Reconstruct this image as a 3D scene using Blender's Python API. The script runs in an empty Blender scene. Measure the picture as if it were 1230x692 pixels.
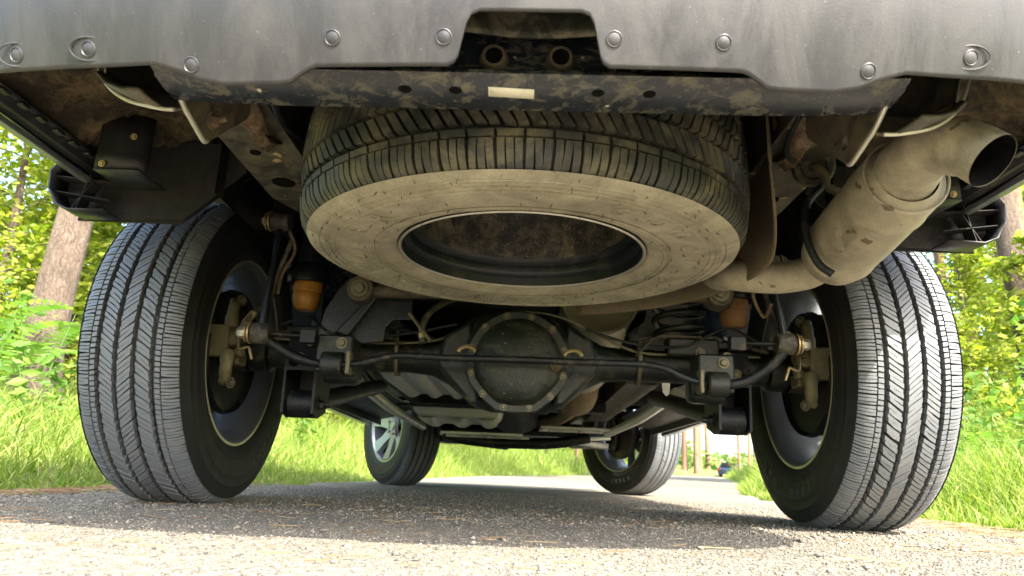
import bpy, bmesh, math, random
import numpy as np
from mathutils import Vector, Matrix

random.seed(7)
rng = np.random.default_rng(11)
sc = bpy.context.scene
COL = sc.collection
PI = math.pi

# ------------------------------------------------------------------ camera
CAM_H, PITCH, ROLL, YAW = 0.095, 0.257, 0.041, -0.0123
cam = bpy.data.cameras.new('camera')
cam.sensor_width = 36.0
cam.lens = 24.88
cam.clip_start = 0.02
cam.clip_end = 2000
cam.dof.use_dof = True
cam.dof.focus_distance = 1.25
cam.dof.aperture_fstop = 9.0
camo = bpy.data.objects.new('camera', cam)
COL.objects.link(camo)
sc.camera = camo
_rt = Vector((math.cos(YAW), -math.sin(YAW), 0))
_fh = Vector((math.sin(YAW), math.cos(YAW), 0))
_fw = _fh * math.cos(PITCH) + Vector((0, 0, math.sin(PITCH)))
_up = -_fh * math.sin(PITCH) + Vector((0, 0, math.cos(PITCH)))
_cx = _rt * math.cos(ROLL) + _up * math.sin(ROLL)
_cy = -_rt * math.sin(ROLL) + _up * math.cos(ROLL)
camo.matrix_world = Matrix(((_cx.x, _cy.x, -_fw.x, 0), (_cx.y, _cy.y, -_fw.y, 0), (_cx.z, _cy.z, -_fw.z, CAM_H), (0, 0, 0, 1)))

# ------------------------------------------------------------------ sky, sun, exposure
SUN = Vector((0.35, -0.56, 0.65)).normalized()
world = bpy.data.worlds.new('World')
sc.world = world
world.use_nodes = True
wn = world.node_tree
sky = wn.nodes.new('ShaderNodeTexSky')
sky.sky_type = 'NISHITA'
sky.sun_disc = False
sky.sun_elevation = math.asin(SUN.z)
sky.sun_rotation = math.atan2(SUN.x, SUN.y)
sky.air_density = 1.0
sky.dust_density = 3.5
bg = wn.nodes['Background']
bg.inputs['Strength'].default_value = 0.15
wn.links.new(sky.outputs[0], bg.inputs['Color'])
sun = bpy.data.lights.new('sun', 'SUN')
sun.energy = 2.4
sun.angle = math.radians(0.53)
sun.color = (1.0, 0.93, 0.82)
suno = bpy.data.objects.new('sun', sun)
suno.rotation_euler = SUN.to_track_quat('Z', 'Y').to_euler()
suno.location = (4, -6, 8)
COL.objects.link(suno)
sc.view_settings.view_transform = 'Standard'
sc.view_settings.look = 'None'
sc.view_settings.gamma = 1.0
sc.view_settings.exposure = 2.85
sc.render.engine = 'CYCLES'
sc.cycles.use_denoising = True
sc.cycles.max_bounces = 10
sc.cycles.diffuse_bounces = 6
sc.cycles.glossy_bounces = 4
sc.cycles.transmission_bounces = 4
sc.cycles.transparent_max_bounces = 6
sc.cycles.caustics_reflective = False
sc.cycles.caustics_refractive = False


# ------------------------------------------------------------------ materials
def new_mat(name):
    m = bpy.data.materials.new(name)
    m.use_nodes = True
    nt = m.node_tree
    return m, nt, nt.nodes['Principled BSDF']


def N(nt, t, **kw):
    n = nt.nodes.new(t)
    for k, v in kw.items():
        if k in n.inputs.keys():
            n.inputs[k].default_value = v
        else:
            setattr(n, k, v)
    return n


def col4(c):
    return (c[0], c[1], c[2], 1.0)


def ramp(nt, fac, stops):
    r = nt.nodes.new('ShaderNodeValToRGB')
    e = r.color_ramp.elements
    while len(e) < len(stops):
        e.new(0.5)
    for el, (p, c) in zip(e, stops):
        el.position = p
        el.color = col4(c) if len(c) == 3 else c
    nt.links.new(fac, r.inputs[0])
    return r.outputs[0]


def mix(nt, fac, a, b):
    m = nt.nodes.new('ShaderNodeMix')
    m.data_type = 'RGBA'
    for i, v in ((0, fac), (6, a), (7, b)):
        if isinstance(v, (int, float)):
            m.inputs[i].default_value = v
        elif isinstance(v, tuple):
            m.inputs[i].default_value = col4(v)
        else:
            nt.links.new(v, m.inputs[i])
    return m.outputs[2]


def coords(nt):
    return nt.nodes.new('ShaderNodeTexCoord').outputs['Object']


def noise(nt, co, scale, detail=5, rough=0.6, dist=0.0):
    n = N(nt, 'ShaderNodeTexNoise', Scale=scale, Detail=detail, Roughness=rough, Distortion=dist)
    nt.links.new(co, n.inputs['Vector'])
    return n.outputs[0]


def bump(nt, h, strength, distance=0.002, prev=None):
    b = N(nt, 'ShaderNodeBump', Strength=strength, Distance=distance)
    nt.links.new(h, b.inputs['Height'])
    if prev:
        nt.links.new(prev, b.inputs['Normal'])
    return b.outputs[0]


def dirty(name, base, dust, lo=0.45, hi=0.65, rough=0.45, drough=0.9, metal=0.0, scale=9.0, fine=160.0,
          bstr=0.25, bdist=0.002, speck=None, streak=None, spec=0.5):
    """a worn surface: base coat, patchy dust with its own shapes, specks, fine relief"""
    m, nt, p = new_mat(name)
    co = coords(nt)
    if streak:
        mp = nt.nodes.new('ShaderNodeMapping')
        mp.inputs['Scale'].default_value = streak
        nt.links.new(co, mp.inputs[0])
        cs = mp.outputs[0]
    else:
        cs = co
    n1 = noise(nt, cs, scale * 1.6, 12, 0.76, 0.5)
    f = ramp(nt, n1, ((lo, (0, 0, 0)), (hi, (1, 1, 1))))
    n2 = noise(nt, co, fine, 4, 0.7)
    dv = mix(nt, n2, tuple(x * 0.62 for x in dust), tuple(min(1, x * 1.3) for x in dust))
    bv = mix(nt, n2, tuple(x * 0.8 for x in base), tuple(x * 1.2 for x in base))
    c = mix(nt, f, bv, dv)
    if speck:
        sp = ramp(nt, noise(nt, co, speck[1], 2, 0.5), ((speck[2], (0, 0, 0)), (speck[2] + 0.03, (1, 1, 1))))
        c = mix(nt, sp, c, speck[0])
    nt.links.new(c, p.inputs['Base Color'])
    rr = nt.nodes.new('ShaderNodeMapRange')
    nt.links.new(f, rr.inputs[0])
    rr.inputs[3].default_value = rough
    rr.inputs[4].default_value = drough
    nt.links.new(rr.outputs[0], p.inputs['Roughness'])
    if metal:
        mr = nt.nodes.new('ShaderNodeMapRange')
        nt.links.new(f, mr.inputs[0])
        mr.inputs[3].default_value = metal
        mr.inputs[4].default_value = 0.0
        nt.links.new(mr.outputs[0], p.inputs['Metallic'])
    p.inputs['Specular IOR Level'].default_value = spec
    if bstr:
        b = bump(nt, n2, bstr, bdist)
        b = bump(nt, n1, bstr * 0.8, bdist * 4, b)
        nt.links.new(b, p.inputs['Normal'])
    return m


MAT = {}
DUST = (0.36, 0.30, 0.19)
MAT['fascia'] = dirty('fascia_plastic', (0.028, 0.028, 0.030), (0.060, 0.058, 0.051), 0.44, 0.78, 0.33, 0.75, scale=4.5, fine=520, bstr=0.2,
                      bdist=0.0008, speck=((0.17, 0.16, 0.14), 300, 0.745), streak=(1.8, 1, 0.6))
MAT['pin'] = dirty('push_pin_plastic', (0.030, 0.030, 0.031), (0.085, 0.08, 0.07), 0.5, 0.8, 0.4, 0.8, fine=500, bstr=0.1)
MAT['black_metal'] = dirty('black_chassis_paint', (0.006, 0.008, 0.010), (0.14, 0.11, 0.06), 0.54, 0.72, 0.38, 0.9, scale=14, fine=240, bstr=0.5, spec=0.35)
MAT['black_clean'] = dirty('black_chassis_paint_clean', (0.006, 0.008, 0.011), (0.08, 0.065, 0.045), 0.56, 0.80, 0.28, 0.8, scale=13, fine=240, bstr=0.25, spec=0.4)
MAT['beam'] = dirty('beam_paint', (0.016, 0.021, 0.030), (0.21, 0.19, 0.125), 0.50, 0.70, 0.18, 0.85, scale=20, fine=260, bstr=0.25,
                    streak=(1, 1, 2.5), speck=((0.55, 0.52, 0.42), 45, 0.72))
MAT['muddy'] = dirty('dried_mud_panel', (0.040, 0.029, 0.017), (0.27, 0.19, 0.09), 0.46, 0.66, 0.8, 0.95, scale=8, fine=150, bstr=1.0, bdist=0.010)
MAT['dusty_plate'] = dirty('dusty_steel_plate', (0.035, 0.029, 0.020), (0.17, 0.13, 0.075), 0.40, 0.74, 0.6, 0.95, scale=22, fine=300, bstr=0.6)
MAT['rail'] = dirty('frame_rail_paint', (0.035, 0.033, 0.028), (0.20, 0.17, 0.115), 0.42, 0.74, 0.45, 0.9, scale=10, fine=180, bstr=0.4,
                    speck=((0.42, 0.30, 0.16), 26, 0.66))
MAT['rusty'] = dirty('rusty_scale', (0.10, 0.06, 0.032), (0.28, 0.215, 0.13), 0.42, 0.66, 0.8, 0.95, scale=30, fine=260, bstr=0.7)
MAT['liner'] = dirty('wheel_liner_felt', (0.012, 0.012, 0.012), (0.045, 0.038, 0.028), 0.45, 0.75, 0.85, 0.95, scale=30, fine=300, bstr=0.7)
MAT['liner_plastic'] = dirty('liner_plastic', (0.014, 0.014, 0.015), (0.10, 0.085, 0.06), 0.55, 0.8, 0.4, 0.9, scale=18, fine=240, bstr=0.2)
MAT['axle'] = dirty('axle_housing_paint', (0.005, 0.008, 0.006), (0.11, 0.092, 0.048), 0.54, 0.72, 0.42, 0.92, scale=16, fine=200, bstr=0.5,
                    speck=((0.28, 0.25, 0.11), 110, 0.72))
MAT['cover'] = dirty('differential_cover_paint', (0.006, 0.010, 0.007), (0.070, 0.064, 0.033), 0.48, 0.74, 0.40, 0.9, scale=17, fine=180, bstr=0.5,
                     speck=((0.22, 0.20, 0.09), 150, 0.70))
MAT['bolt'] = dirty('bolt_steel', (0.13, 0.12, 0.08), (0.17, 0.145, 0.085), 0.4, 0.7, 0.4, 0.9, metal=0.7, fine=300, bstr=0.2)
MAT['zinc'] = dirty('zinc_steel', (0.52, 0.50, 0.44), (0.34, 0.29, 0.18), 0.5, 0.8, 0.35, 0.9, metal=0.7, fine=300, bstr=0.2)
MAT['bronze'] = dirty('washer_bronze', (0.36, 0.27, 0.13), (0.3, 0.24, 0.14), 0.5, 0.8, 0.4, 0.9, metal=0.6, fine=300, bstr=0.2)
MAT['orange'] = dirty('orange_urethane', (0.36, 0.16, 0.02), (0.20, 0.125, 0.05), 0.55, 0.85, 0.45, 0.8, scale=22, fine=200, bstr=0.15)
MAT['orange_dirty'] = dirty('orange_urethane_dirty', (0.20, 0.085, 0.025), (0.19, 0.12, 0.055), 0.40, 0.7, 0.6, 0.9, scale=22, fine=200, bstr=0.3)
MAT['rubber_part'] = dirty('bushing_rubber', (0.02, 0.02, 0.02), (0.22, 0.18, 0.11), 0.45, 0.75, 0.6, 0.9, scale=30, fine=300, bstr=0.3)
MAT['muffler'] = dirty('aluminized_steel_dusty', (0.20, 0.18, 0.135), (0.40, 0.35, 0.255), 0.34, 0.66, 0.40, 0.85, metal=0.35, scale=9, fine=420, bstr=0.3, bdist=0.001,
                       speck=((0.13, 0.095, 0.055), 34, 0.66))
MAT['pipe_inside'] = dirty('soot', (0.003, 0.003, 0.003), (0.012, 0.010, 0.008), 0.5, 0.8, 0.9, 0.95, scale=30, fine=300, bstr=0.3, spec=0.1)
MAT['exhaust_rust'] = dirty('exhaust_rust', (0.24, 0.165, 0.10), (0.42, 0.33, 0.21), 0.42, 0.7, 0.6, 0.9, metal=0.2, scale=16, fine=300, bstr=0.4)
MAT['resonator'] = dirty('resonator_steel', (0.42, 0.40, 0.26), (0.48, 0.43, 0.28), 0.4, 0.7, 0.35, 0.8, metal=0.5, scale=7, fine=300, bstr=0.15)
MAT['backing'] = dirty('backing_panel_lit_grime', (0.02, 0.02, 0.016), (0.26, 0.235, 0.145), 0.46, 0.68, 0.6, 0.95, scale=14, fine=300, bstr=0.6)  # grime with its dust paled to paint light onto the recessed panel
MAT['shield'] = dirty('heat_shield_dusty', (0.085, 0.065, 0.04), (0.17, 0.13, 0.08), 0.35, 0.65, 0.6, 0.9, metal=0.1, scale=8, fine=300, bstr=0.3)
MAT['alu_pan'] = dirty('aluminium_pan', (0.80, 0.79, 0.73), (0.42, 0.38, 0.28), 0.54, 0.80, 0.30, 0.85, metal=0.2, scale=12, fine=200, bstr=0.25)
MAT['shock'] = dirty('shock_tube_sky_tint', (0.05, 0.08, 0.14), (0.18, 0.16, 0.12), 0.55, 0.8, 0.3, 0.8, scale=10, fine=200, bstr=0.1)  # blue base stands in for a bluish sky reflection
MAT['caliper'] = dirty('caliper_casting', (0.15, 0.135, 0.07), (0.25, 0.21, 0.12), 0.42, 0.7, 0.5, 0.9, metal=0.35, scale=30, fine=240, bstr=0.4)
MAT['disc'] = dirty('brake_disc_iron', (0.10, 0.09, 0.08), (0.17, 0.12, 0.08), 0.45, 0.7, 0.45, 0.85, metal=0.6, scale=20, fine=200, bstr=0.3)
MAT['alloy'] = dirty('alloy_wheel', (0.42, 0.43, 0.42), (0.17, 0.155, 0.12), 0.55, 0.85, 0.28, 0.7, metal=0.75, scale=10, fine=300, bstr=0.08)
MAT['alloy_dark'] = dirty('alloy_barrel_brake_dust', (0.17, 0.18, 0.19), (0.10, 0.095, 0.07), 0.50, 0.80, 0.30, 0.7, metal=0.6, scale=6, fine=300, bstr=0.08)
MAT['rubber'] = dirty('tyre_sidewall_rubber', (0.008, 0.008, 0.008), (0.026, 0.024, 0.018), 0.50, 0.82, 0.55, 0.85, scale=12, fine=320, bstr=0.2, bdist=0.001)
MAT['tread'] = dirty('tread_rubber_sky_sheen', (0.135, 0.145, 0.155), (0.20, 0.19, 0.17), 0.48, 0.80, 0.52, 0.85, scale=16, fine=360, bstr=0.3, bdist=0.001,
                     speck=((0.30, 0.27, 0.2), 90, 0.73))  # raised bluish base paints the sky reflection on the tread blocks
MAT['letter'] = dirty('raised_lettering_rubber', (0.034, 0.034, 0.033), (0.06, 0.055, 0.04), 0.5, 0.8, 0.5, 0.85, fine=320, bstr=0.1)
MAT['spare_side'] = dirty('spare_sidewall_road_dust', (0.18, 0.165, 0.125), (0.40, 0.365, 0.27), 0.36, 0.64, 0.85, 0.95, scale=8, fine=330, bstr=0.45, bdist=0.0015,
                          speck=((0.15, 0.125, 0.08), 90, 0.715))
MAT['spare_tread'] = dirty('spare_tread_dusty', (0.024, 0.025, 0.022), (0.19, 0.165, 0.095), 0.47, 0.70, 0.5, 0.92, scale=7, fine=330, bstr=0.4, bdist=0.0015)
MAT['spare_rim'] = dirty('spare_rim_dusty_black', (0.018, 0.018, 0.017), (0.20, 0.16, 0.10), 0.47, 0.70, 0.35, 0.92, scale=16, fine=420, bstr=0.5,
                         speck=((0.28, 0.245, 0.17), 320, 0.68))
MAT['sticker'] = dirty('aged_paper_label', (0.66, 0.63, 0.50), (0.50, 0.46, 0.34), 0.5, 0.8, 0.7, 0.9, scale=30, fine=300, bstr=0.1)
MAT['paint'] = dirty('silver_body_paint', (0.26, 0.28, 0.30), (0.28, 0.26, 0.22), 0.62, 0.9, 0.22, 0.6, metal=0.5, scale=4, fine=300, bstr=0.0)
MAT['paint_far'] = dirty('dark_blue_paint', (0.03, 0.05, 0.09), (0.05, 0.07, 0.1), 0.62, 0.9, 0.2, 0.5, metal=0.3, scale=4, fine=300, bstr=0.0)
MAT['tail_red'] = dirty('tail_lamp_red', (0.35, 0.01, 0.01), (0.2, 0.02, 0.02), 0.6, 0.9, 0.1, 0.3, bstr=0.0)
MAT['rim_lip'] = dirty('rim_edge_green_reflection', (0.50, 0.47, 0.30), (0.24, 0.21, 0.12), 0.55, 0.85, 0.3, 0.7, metal=0.5, scale=10, fine=300, bstr=0.1)  # olive tint paints the yellow-green surroundings reflected in the lip
MAT['hole'] = dirty('hole_shade_black', (0.003, 0.003, 0.003), (0.008, 0.007, 0.006), 0.5, 0.8, 0.9, 0.9, bstr=0.0, spec=0.1)  # near-black colour stands in for the shade inside holes
MAT['hose'] = dirty('hose_rubber', (0.035, 0.034, 0.028), (0.24, 0.20, 0.11), 0.45, 0.75, 0.5, 0.9, scale=25, fine=300, bstr=0.2)


def glass_mat():
    m, nt, p = new_mat('tinted_window_glass')
    p.inputs['Base Color'].default_value = (0.01, 0.012, 0.013, 1)
    p.inputs['Roughness'].default_value = 0.04
    return m


MAT['glass'] = glass_mat()


def leaf_mat(name, c1, c2, c3, trans=0.45):
    m, nt, p = new_mat(name)
    g = nt.nodes.new('ShaderNodeNewGeometry')
    c = ramp(nt, g.outputs['Random Per Island'], ((0.0, c1), (0.55, c2), (1.0, c3)))
    nt.links.new(c, p.inputs['Base Color'])
    p.inputs['Roughness'].default_value = 0.5
    p.inputs['Specular IOR Level'].default_value = 0.3
    tr = nt.nodes.new('ShaderNodeBsdfTranslucent')
    br = nt.nodes.new('ShaderNodeHueSaturation')
    br.inputs['Value'].default_value = 1.35
    br.inputs['Saturation'].default_value = 1.1
    nt.links.new(c, br.inputs['Color'])
    nt.links.new(br.outputs[0], tr.inputs['Color'])
    ms = nt.nodes.new('ShaderNodeMixShader')
    ms.inputs[0].default_value = trans
    nt.links.new(p.outputs[0], ms.inputs[1])
    nt.links.new(tr.outputs[0], ms.inputs[2])
    nt.links.new(ms.outputs[0], nt.nodes['Material Output'].inputs['Surface'])
    return m


MAT['grass'] = leaf_mat('grass_blades', (0.11, 0.19, 0.025), (0.21, 0.31, 0.045), (0.40, 0.41, 0.14))
MAT['leaf'] = leaf_mat('sapling_leaves', (0.13, 0.20, 0.022), (0.26, 0.33, 0.04), (0.42, 0.42, 0.09), 0.5)
MAT['fern'] = leaf_mat('fern_fronds', (0.08, 0.17, 0.03), (0.14, 0.25, 0.045), (0.22, 0.31, 0.06), 0.5)
MAT['needles'] = leaf_mat('pine_crown', (0.03, 0.07, 0.018), (0.06, 0.11, 0.025), (0.10, 0.15, 0.04), 0.3)
MAT['farleaf'] = leaf_mat('far_forest_leaves', (0.06, 0.12, 0.03), (0.12, 0.20, 0.04), (0.22, 0.27, 0.07), 0.4)


def bark_mat(name, c1, c2, c3):
    m, nt, p = new_mat(name)
    co = coords(nt)
    wob = N(nt, 'ShaderNodeTexNoise', Scale=7.0, Detail=4.0)
    nt.links.new(co, wob.inputs['Vector'])
    sc_ = N(nt, 'ShaderNodeVectorMath', operation='MULTIPLY_ADD')
    nt.links.new(wob.outputs['Color'], sc_.inputs[0])
    sc_.inputs[1].default_value = (0.16, 0.16, 0.25)
    nt.links.new(co, sc_.inputs[2])
    mp = nt.nodes.new('ShaderNodeMapping')
    mp.inputs['Scale'].default_value = (1, 1, 0.17)
    nt.links.new(sc_.outputs[0], mp.inputs[0])
    v = N(nt, 'ShaderNodeTexVoronoi', Scale=30.0)
    v.feature = 'DISTANCE_TO_EDGE'
    nt.links.new(mp.outputs[0], v.inputs['Vector'])
    n = noise(nt, mp.outputs[0], 26, 10, 0.75, 1.5)
    n2 = noise(nt, co, 5, 5, 0.6)
    c = ramp(nt, n, ((0.34, c1), (0.5, c2), (0.66, c3)))
    c = mix(nt, ramp(nt, n2, ((0.45, (0, 0, 0)), (0.75, (0.5, 0.5, 0.5)))), c, c1)
    e = ramp(nt, v.outputs['Distance'], ((0.0, (0.6, 0.57, 0.55)), (0.10, (1, 1, 1))))
    mm = nt.nodes.new('ShaderNodeMix')
    mm.data_type = 'RGBA'
    mm.blend_type = 'MULTIPLY'
    mm.inputs[0].default_value = 0.8
    nt.links.new(c, mm.inputs[6])
    nt.links.new(e, mm.inputs[7])
    nt.links.new(mm.outputs[2], p.inputs['Base Color'])
    p.inputs['Roughness'].default_value = 0.9
    b = bump(nt, v.outputs['Distance'], 0.6, 0.02)
    b = bump(nt, n, 1.0, 0.03, b)
    nt.links.new(b, p.inputs['Normal'])
    return m


MAT['bark'] = bark_mat('grey_brown_bark', (0.055, 0.038, 0.026), (0.135, 0.098, 0.070), (0.21, 0.165, 0.125))
MAT['pine_bark'] = bark_mat('orange_pine_bark', (0.12, 0.065, 0.037), (0.25, 0.15, 0.09), (0.34, 0.235, 0.155))


def road_mat():
    m, nt, p = new_mat('gravelly_asphalt')
    co = coords(nt)
    v = N(nt, 'ShaderNodeTexVoronoi', Scale=190.0)
    nt.links.new(co, v.inputs['Vector'])
    v2 = N(nt, 'ShaderNodeTexVoronoi', Scale=75.0)
    nt.links.new(co, v2.inputs['Vector'])
    bw = nt.nodes.new('ShaderNodeSeparateColor')
    nt.links.new(v.outputs['Color'], bw.inputs[0])
    bw2 = nt.nodes.new('ShaderNodeSeparateColor')
    nt.links.new(v2.outputs['Color'], bw2.inputs[0])
    st = ramp(nt, bw.outputs[0], ((0.0, (0.085, 0.078, 0.066)), (0.35, (0.155, 0.141, 0.112)), (0.65, (0.205, 0.184, 0.14)), (0.9, (0.26, 0.228, 0.168)), (1.0, (0.34, 0.305, 0.23))))
    st2 = ramp(nt, bw2.outputs[0], ((0.0, (0.10, 0.09, 0.076)), (0.5, (0.175, 0.156, 0.12)), (1.0, (0.265, 0.232, 0.17))))
    c = mix(nt, 0.35, st, st2)
    big = noise(nt, co, 1.6, 6, 0.6, 0.4)
    sand = ramp(nt, big, ((0.48, (0, 0, 0)), (0.66, (0.8, 0.8, 0.8))))
    fine = noise(nt, co, 300, 3, 0.7)
    sandc = mix(nt, fine, (0.18, 0.15, 0.10), (0.31, 0.265, 0.185))
    c = mix(nt, sand, c, sandc)
    nt.links.new(c, p.inputs['Base Color'])
    p.inputs['Roughness'].default_value = 0.92
    p.inputs['Specular IOR Level'].default_value = 0.25
    b = bump(nt, v.outputs['Distance'], 0.9, 0.004)
    b = bump(nt, v2.outputs['Distance'], 0.5, 0.006, b)
    b = bump(nt, big, 0.5, 0.03, b)
    nt.links.new(b, p.inputs['Normal'])
    return m


MAT['road'] = road_mat()


def soil_mat():
    m, nt, p = new_mat('forest_soil')
    co = coords(nt)
    n = noise(nt, co, 3, 8, 0.65, 0.3)
    n2 = noise(nt, co, 60, 4, 0.7)
    c = ramp(nt, n, ((0.35, (0.10, 0.13, 0.025)), (0.55, (0.15, 0.19, 0.04)), (0.7, (0.24, 0.20, 0.10))))
    c = mix(nt, n2, c, (0.20, 0.20, 0.06))
    nt.links.new(c, p.inputs['Base Color'])
    p.inputs['Roughness'].default_value = 0.95
    nt.links.new(bump(nt, n2, 0.8, 0.03), p.inputs['Normal'])
    return m


MAT['soil'] = soil_mat()


def island_mat(name, stops, rough=0.85):
    m, nt, p = new_mat(name)
    g = nt.nodes.new('ShaderNodeNewGeometry')
    c = ramp(nt, g.outputs['Random Per Island'], stops)
    nt.links.new(c, p.inputs['Base Color'])
    p.inputs['Roughness'].default_value = rough
    return m


MAT['pebble'] = island_mat('stone_chips', ((0.0, (0.065, 0.061, 0.055)), (0.3, (0.13, 0.12, 0.10)), (0.55, (0.185, 0.165, 0.13)), (0.8, (0.25, 0.215, 0.158)), (1.0, (0.35, 0.315, 0.25))))
MAT['litter'] = island_mat('pine_needle_litter', ((0.0, (0.11, 0.06, 0.03)), (0.5, (0.22, 0.13, 0.06)), (1.0, (0.32, 0.24, 0.13))))


# ------------------------------------------------------------------ mesh helpers
class MB:
    """collects shapes, then becomes ONE mesh object"""

    def __init__(self):
        self.v, self.f = [], []

    def add(self, vs, fs):
        o = len(self.v)
        self.v.extend([tuple(x) for x in vs])
        self.f.extend([tuple(i + o for i in q) for q in fs])
        return self

    def box(self, c, s, rot=None):
        R = rot or Matrix.Identity(3)
        vs = [Vector(c) + R @ Vector((sx * s[0] / 2, sy * s[1] / 2, sz * s[2] / 2)) for sx in (-1, 1) for sy in (-1, 1) for sz in (-1, 1)]
        return self.add(vs, [(0, 1, 3, 2), (4, 6, 7, 5), (0, 4, 5, 1), (2, 3, 7, 6), (0, 2, 6, 4), (1, 5, 7, 3)])

    def tube(self, pts, r, n=12, caps=True, closed=False):
        P = [Vector(p) for p in pts]
        k = len(P)
        rr = r if isinstance(r, (list, tuple)) else [r] * k
        T = []
        for i in range(k):
            a = P[(i - 1) % k] if (closed or i > 0) else P[i]
            b = P[(i + 1) % k] if (closed or i < k - 1) else P[i]
            T.append((b - a).normalized())
        u = T[0].orthogonal().normalized()
        vs = []
        for i in range(k):
            if i:
                q = T[i - 1].rotation_difference(T[i])
                u = (q @ u).normalized()
            w = T[i].cross(u)
            for j in range(n):
                a = 2 * PI * j / n
                vs.append(P[i] + (u * math.cos(a) + w * math.sin(a)) * rr[i])
        fs = []
        for i in range(k if closed else k - 1):
            i2 = (i + 1) % k
            for j in range(n):
                j2 = (j + 1) % n
                fs.append((i * n + j, i * n + j2, i2 * n + j2, i2 * n + j))
        if caps and not closed:
            fs.append(tuple(range(n - 1, -1, -1)))
            fs.append(tuple((k - 1) * n + j for j in range(n)))
        return self.add(vs, fs)

    def lathe(self, prof, c=(0, 0, 0), axis=(0, 0, 1), n=32, closed_prof=False):
        """prof: (distance along axis, radius)"""
        ax = Vector(axis).normalized()
        u = ax.orthogonal().normalized()
        w = ax.cross(u)
        C = Vector(c)
        k = len(prof)
        vs = []
        for (h, r) in prof:
            for j in range(n):
                a = 2 * PI * j / n
                vs.append(C + ax * h + (u * math.cos(a) + w * math.sin(a)) * max(r, 1e-5))
        fs = []
        for i in range(k if closed_prof else k - 1):
            i2 = (i + 1) % k
            for j in range(n):
                j2 = (j + 1) % n
                fs.append((i * n + j, i * n + j2, i2 * n + j2, i2 * n + j))
        return self.add(vs, fs)

    def prism(self, poly, t, frame):
        """poly in (a,b), extruded by t along n; frame = (origin, A, B, Nrm)"""
        O, A, B, Nn = [Vector(x) for x in frame]
        k = len(poly)
        vs = [O + A * a + B * b for a, b in poly] + [O + A * a + B * b + Nn * t for a, b in poly]
        fs = [tuple(range(k - 1, -1, -1)), tuple(range(k, 2 * k))]
        fs += [(i, (i + 1) % k, k + (i + 1) % k, k + i) for i in range(k)]
        return self.add(vs, fs)

    def grid(self, rows):
        k, n = len(rows), len(rows[0])
        vs = [p for r in rows for p in r]
        fs = [(i * n + j, i * n + j + 1, (i + 1) * n + j + 1, (i + 1) * n + j) for i in range(k - 1) for j in range(n - 1)]
        return self.add(vs, fs)

    def mesh(self, name):
        me = bpy.data.meshes.new(name)
        me.from_pydata(self.v, [], self.f)
        me.update()
        bm = bmesh.new()
        bm.from_mesh(me)
        bmesh.ops.recalc_face_normals(bm, faces=bm.faces)
        bm.to_mesh(me)
        bm.free()
        return me


def obj(name, mb, mat, parent=None, smooth=True, angle=38, bevel=0.0, solid=0.0, loc=None):
    me = mb.mesh(name) if isinstance(mb, MB) else mb
    if mat and not me.materials:
        me.materials.append(MAT[mat])
    if smooth:
        me.shade_smooth()
        me.set_sharp_from_angle(angle=math.radians(angle))
    o = bpy.data.objects.new(name, me)
    COL.objects.link(o)
    if parent is not None:
        o.parent = parent
    if loc is not None:
        o.location = loc
    elif parent is not None and parent is VEH:
        o.location = -VLOC
    if solid:
        s = o.modifiers.new('thickness', 'SOLIDIFY')
        s.thickness = solid
        s.offset = 0
    if bevel:
        b = o.modifiers.new('edge', 'BEVEL')
        b.width = bevel
        b.segments = 2
        b.limit_method = 'ANGLE'
        b.angle_limit = math.radians(45)
    return o


def empty(name, loc=(0, 0, 0), parent=None):
    e = bpy.data.objects.new(name, None)
    e.empty_display_size = 0.1
    COL.objects.link(e)
    e.location = loc
    e.parent = parent
    return e


def tag(o, label=None, cat=None, group=None, kind=None):
    for k, v in (('label', label), ('category', cat), ('group', group), ('kind', kind)):
        if v:
            o[k] = v
    return o


def cut(o, cutter, mat='hole'):
    """drill real holes through a plate"""
    me = cutter.mesh('cutter')
    c = bpy.data.objects.new('cutter', me)
    COL.objects.link(c)
    c.location = o.location
    c.parent = o.parent
    md = o.modifiers.new('holes', 'BOOLEAN')
    md.object = c
    md.solver = 'EXACT'
    bpy.context.view_layer.update()
    dg = bpy.context.evaluated_depsgraph_get()
    new = bpy.data.meshes.new_from_object(o.evaluated_get(dg))
    o.modifiers.clear()
    old = o.data
    new.name = old.name
    o.data = new
    new.shade_smooth()
    new.set_sharp_from_angle(angle=math.radians(38))
    bpy.data.objects.remove(c)
    bpy.data.meshes.remove(me)
    return o


def crom(pts, k=6):
    P = [Vector(p) for p in pts]
    P = [P[0] * 2 - P[1]] + P + [P[-1] * 2 - P[-2]]
    out = []
    for i in range(1, len(P) - 2):
        p0, p1, p2, p3 = P[i - 1:i + 3]
        for j in range(k):
            t = j / k
            out.append(0.5 * ((2 * p1) + (p2 - p0) * t + (2 * p0 - 5 * p1 + 4 * p2 - p3) * t * t + (3 * p1 - p0 - 3 * p2 + p3) * t ** 3))
    out.append(P[-2])
    return out


def hexbolt(mb, c, axis, r=0.009, h=0.007, washer=True):
    ax = Vector(axis).normalized()
    c = Vector(c)
    if washer:
        mb.lathe([(0, 0), (0, r * 1.5), (0.002, r * 1.5), (0.002, r)], c, ax, 16)
    mb.lathe([(0.001, r), (h * 0.8, r), (h, r * 0.8), (h, 0)], c, ax, 6)
    return mb


# ------------------------------------------------------------------ terrain
def xc(y):
    y = np.asarray(y, float)
    yy = np.clip(y, 0, 13)
    return 0.0105 * yy ** 2 + np.clip(y - 13, 0, None) * 0.273 + 0.02 * np.clip(y - 55, 0, None) ** 2


def halfw(y):
    return 1.32 + 1.2 * np.clip((np.asarray(y, float) - 4) / 10, 0, 1)


def zr(y):
    t = np.clip(np.asarray(y, float) - 6, 0, None)
    return 0.0105 * t * t / (t + 5)


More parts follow.
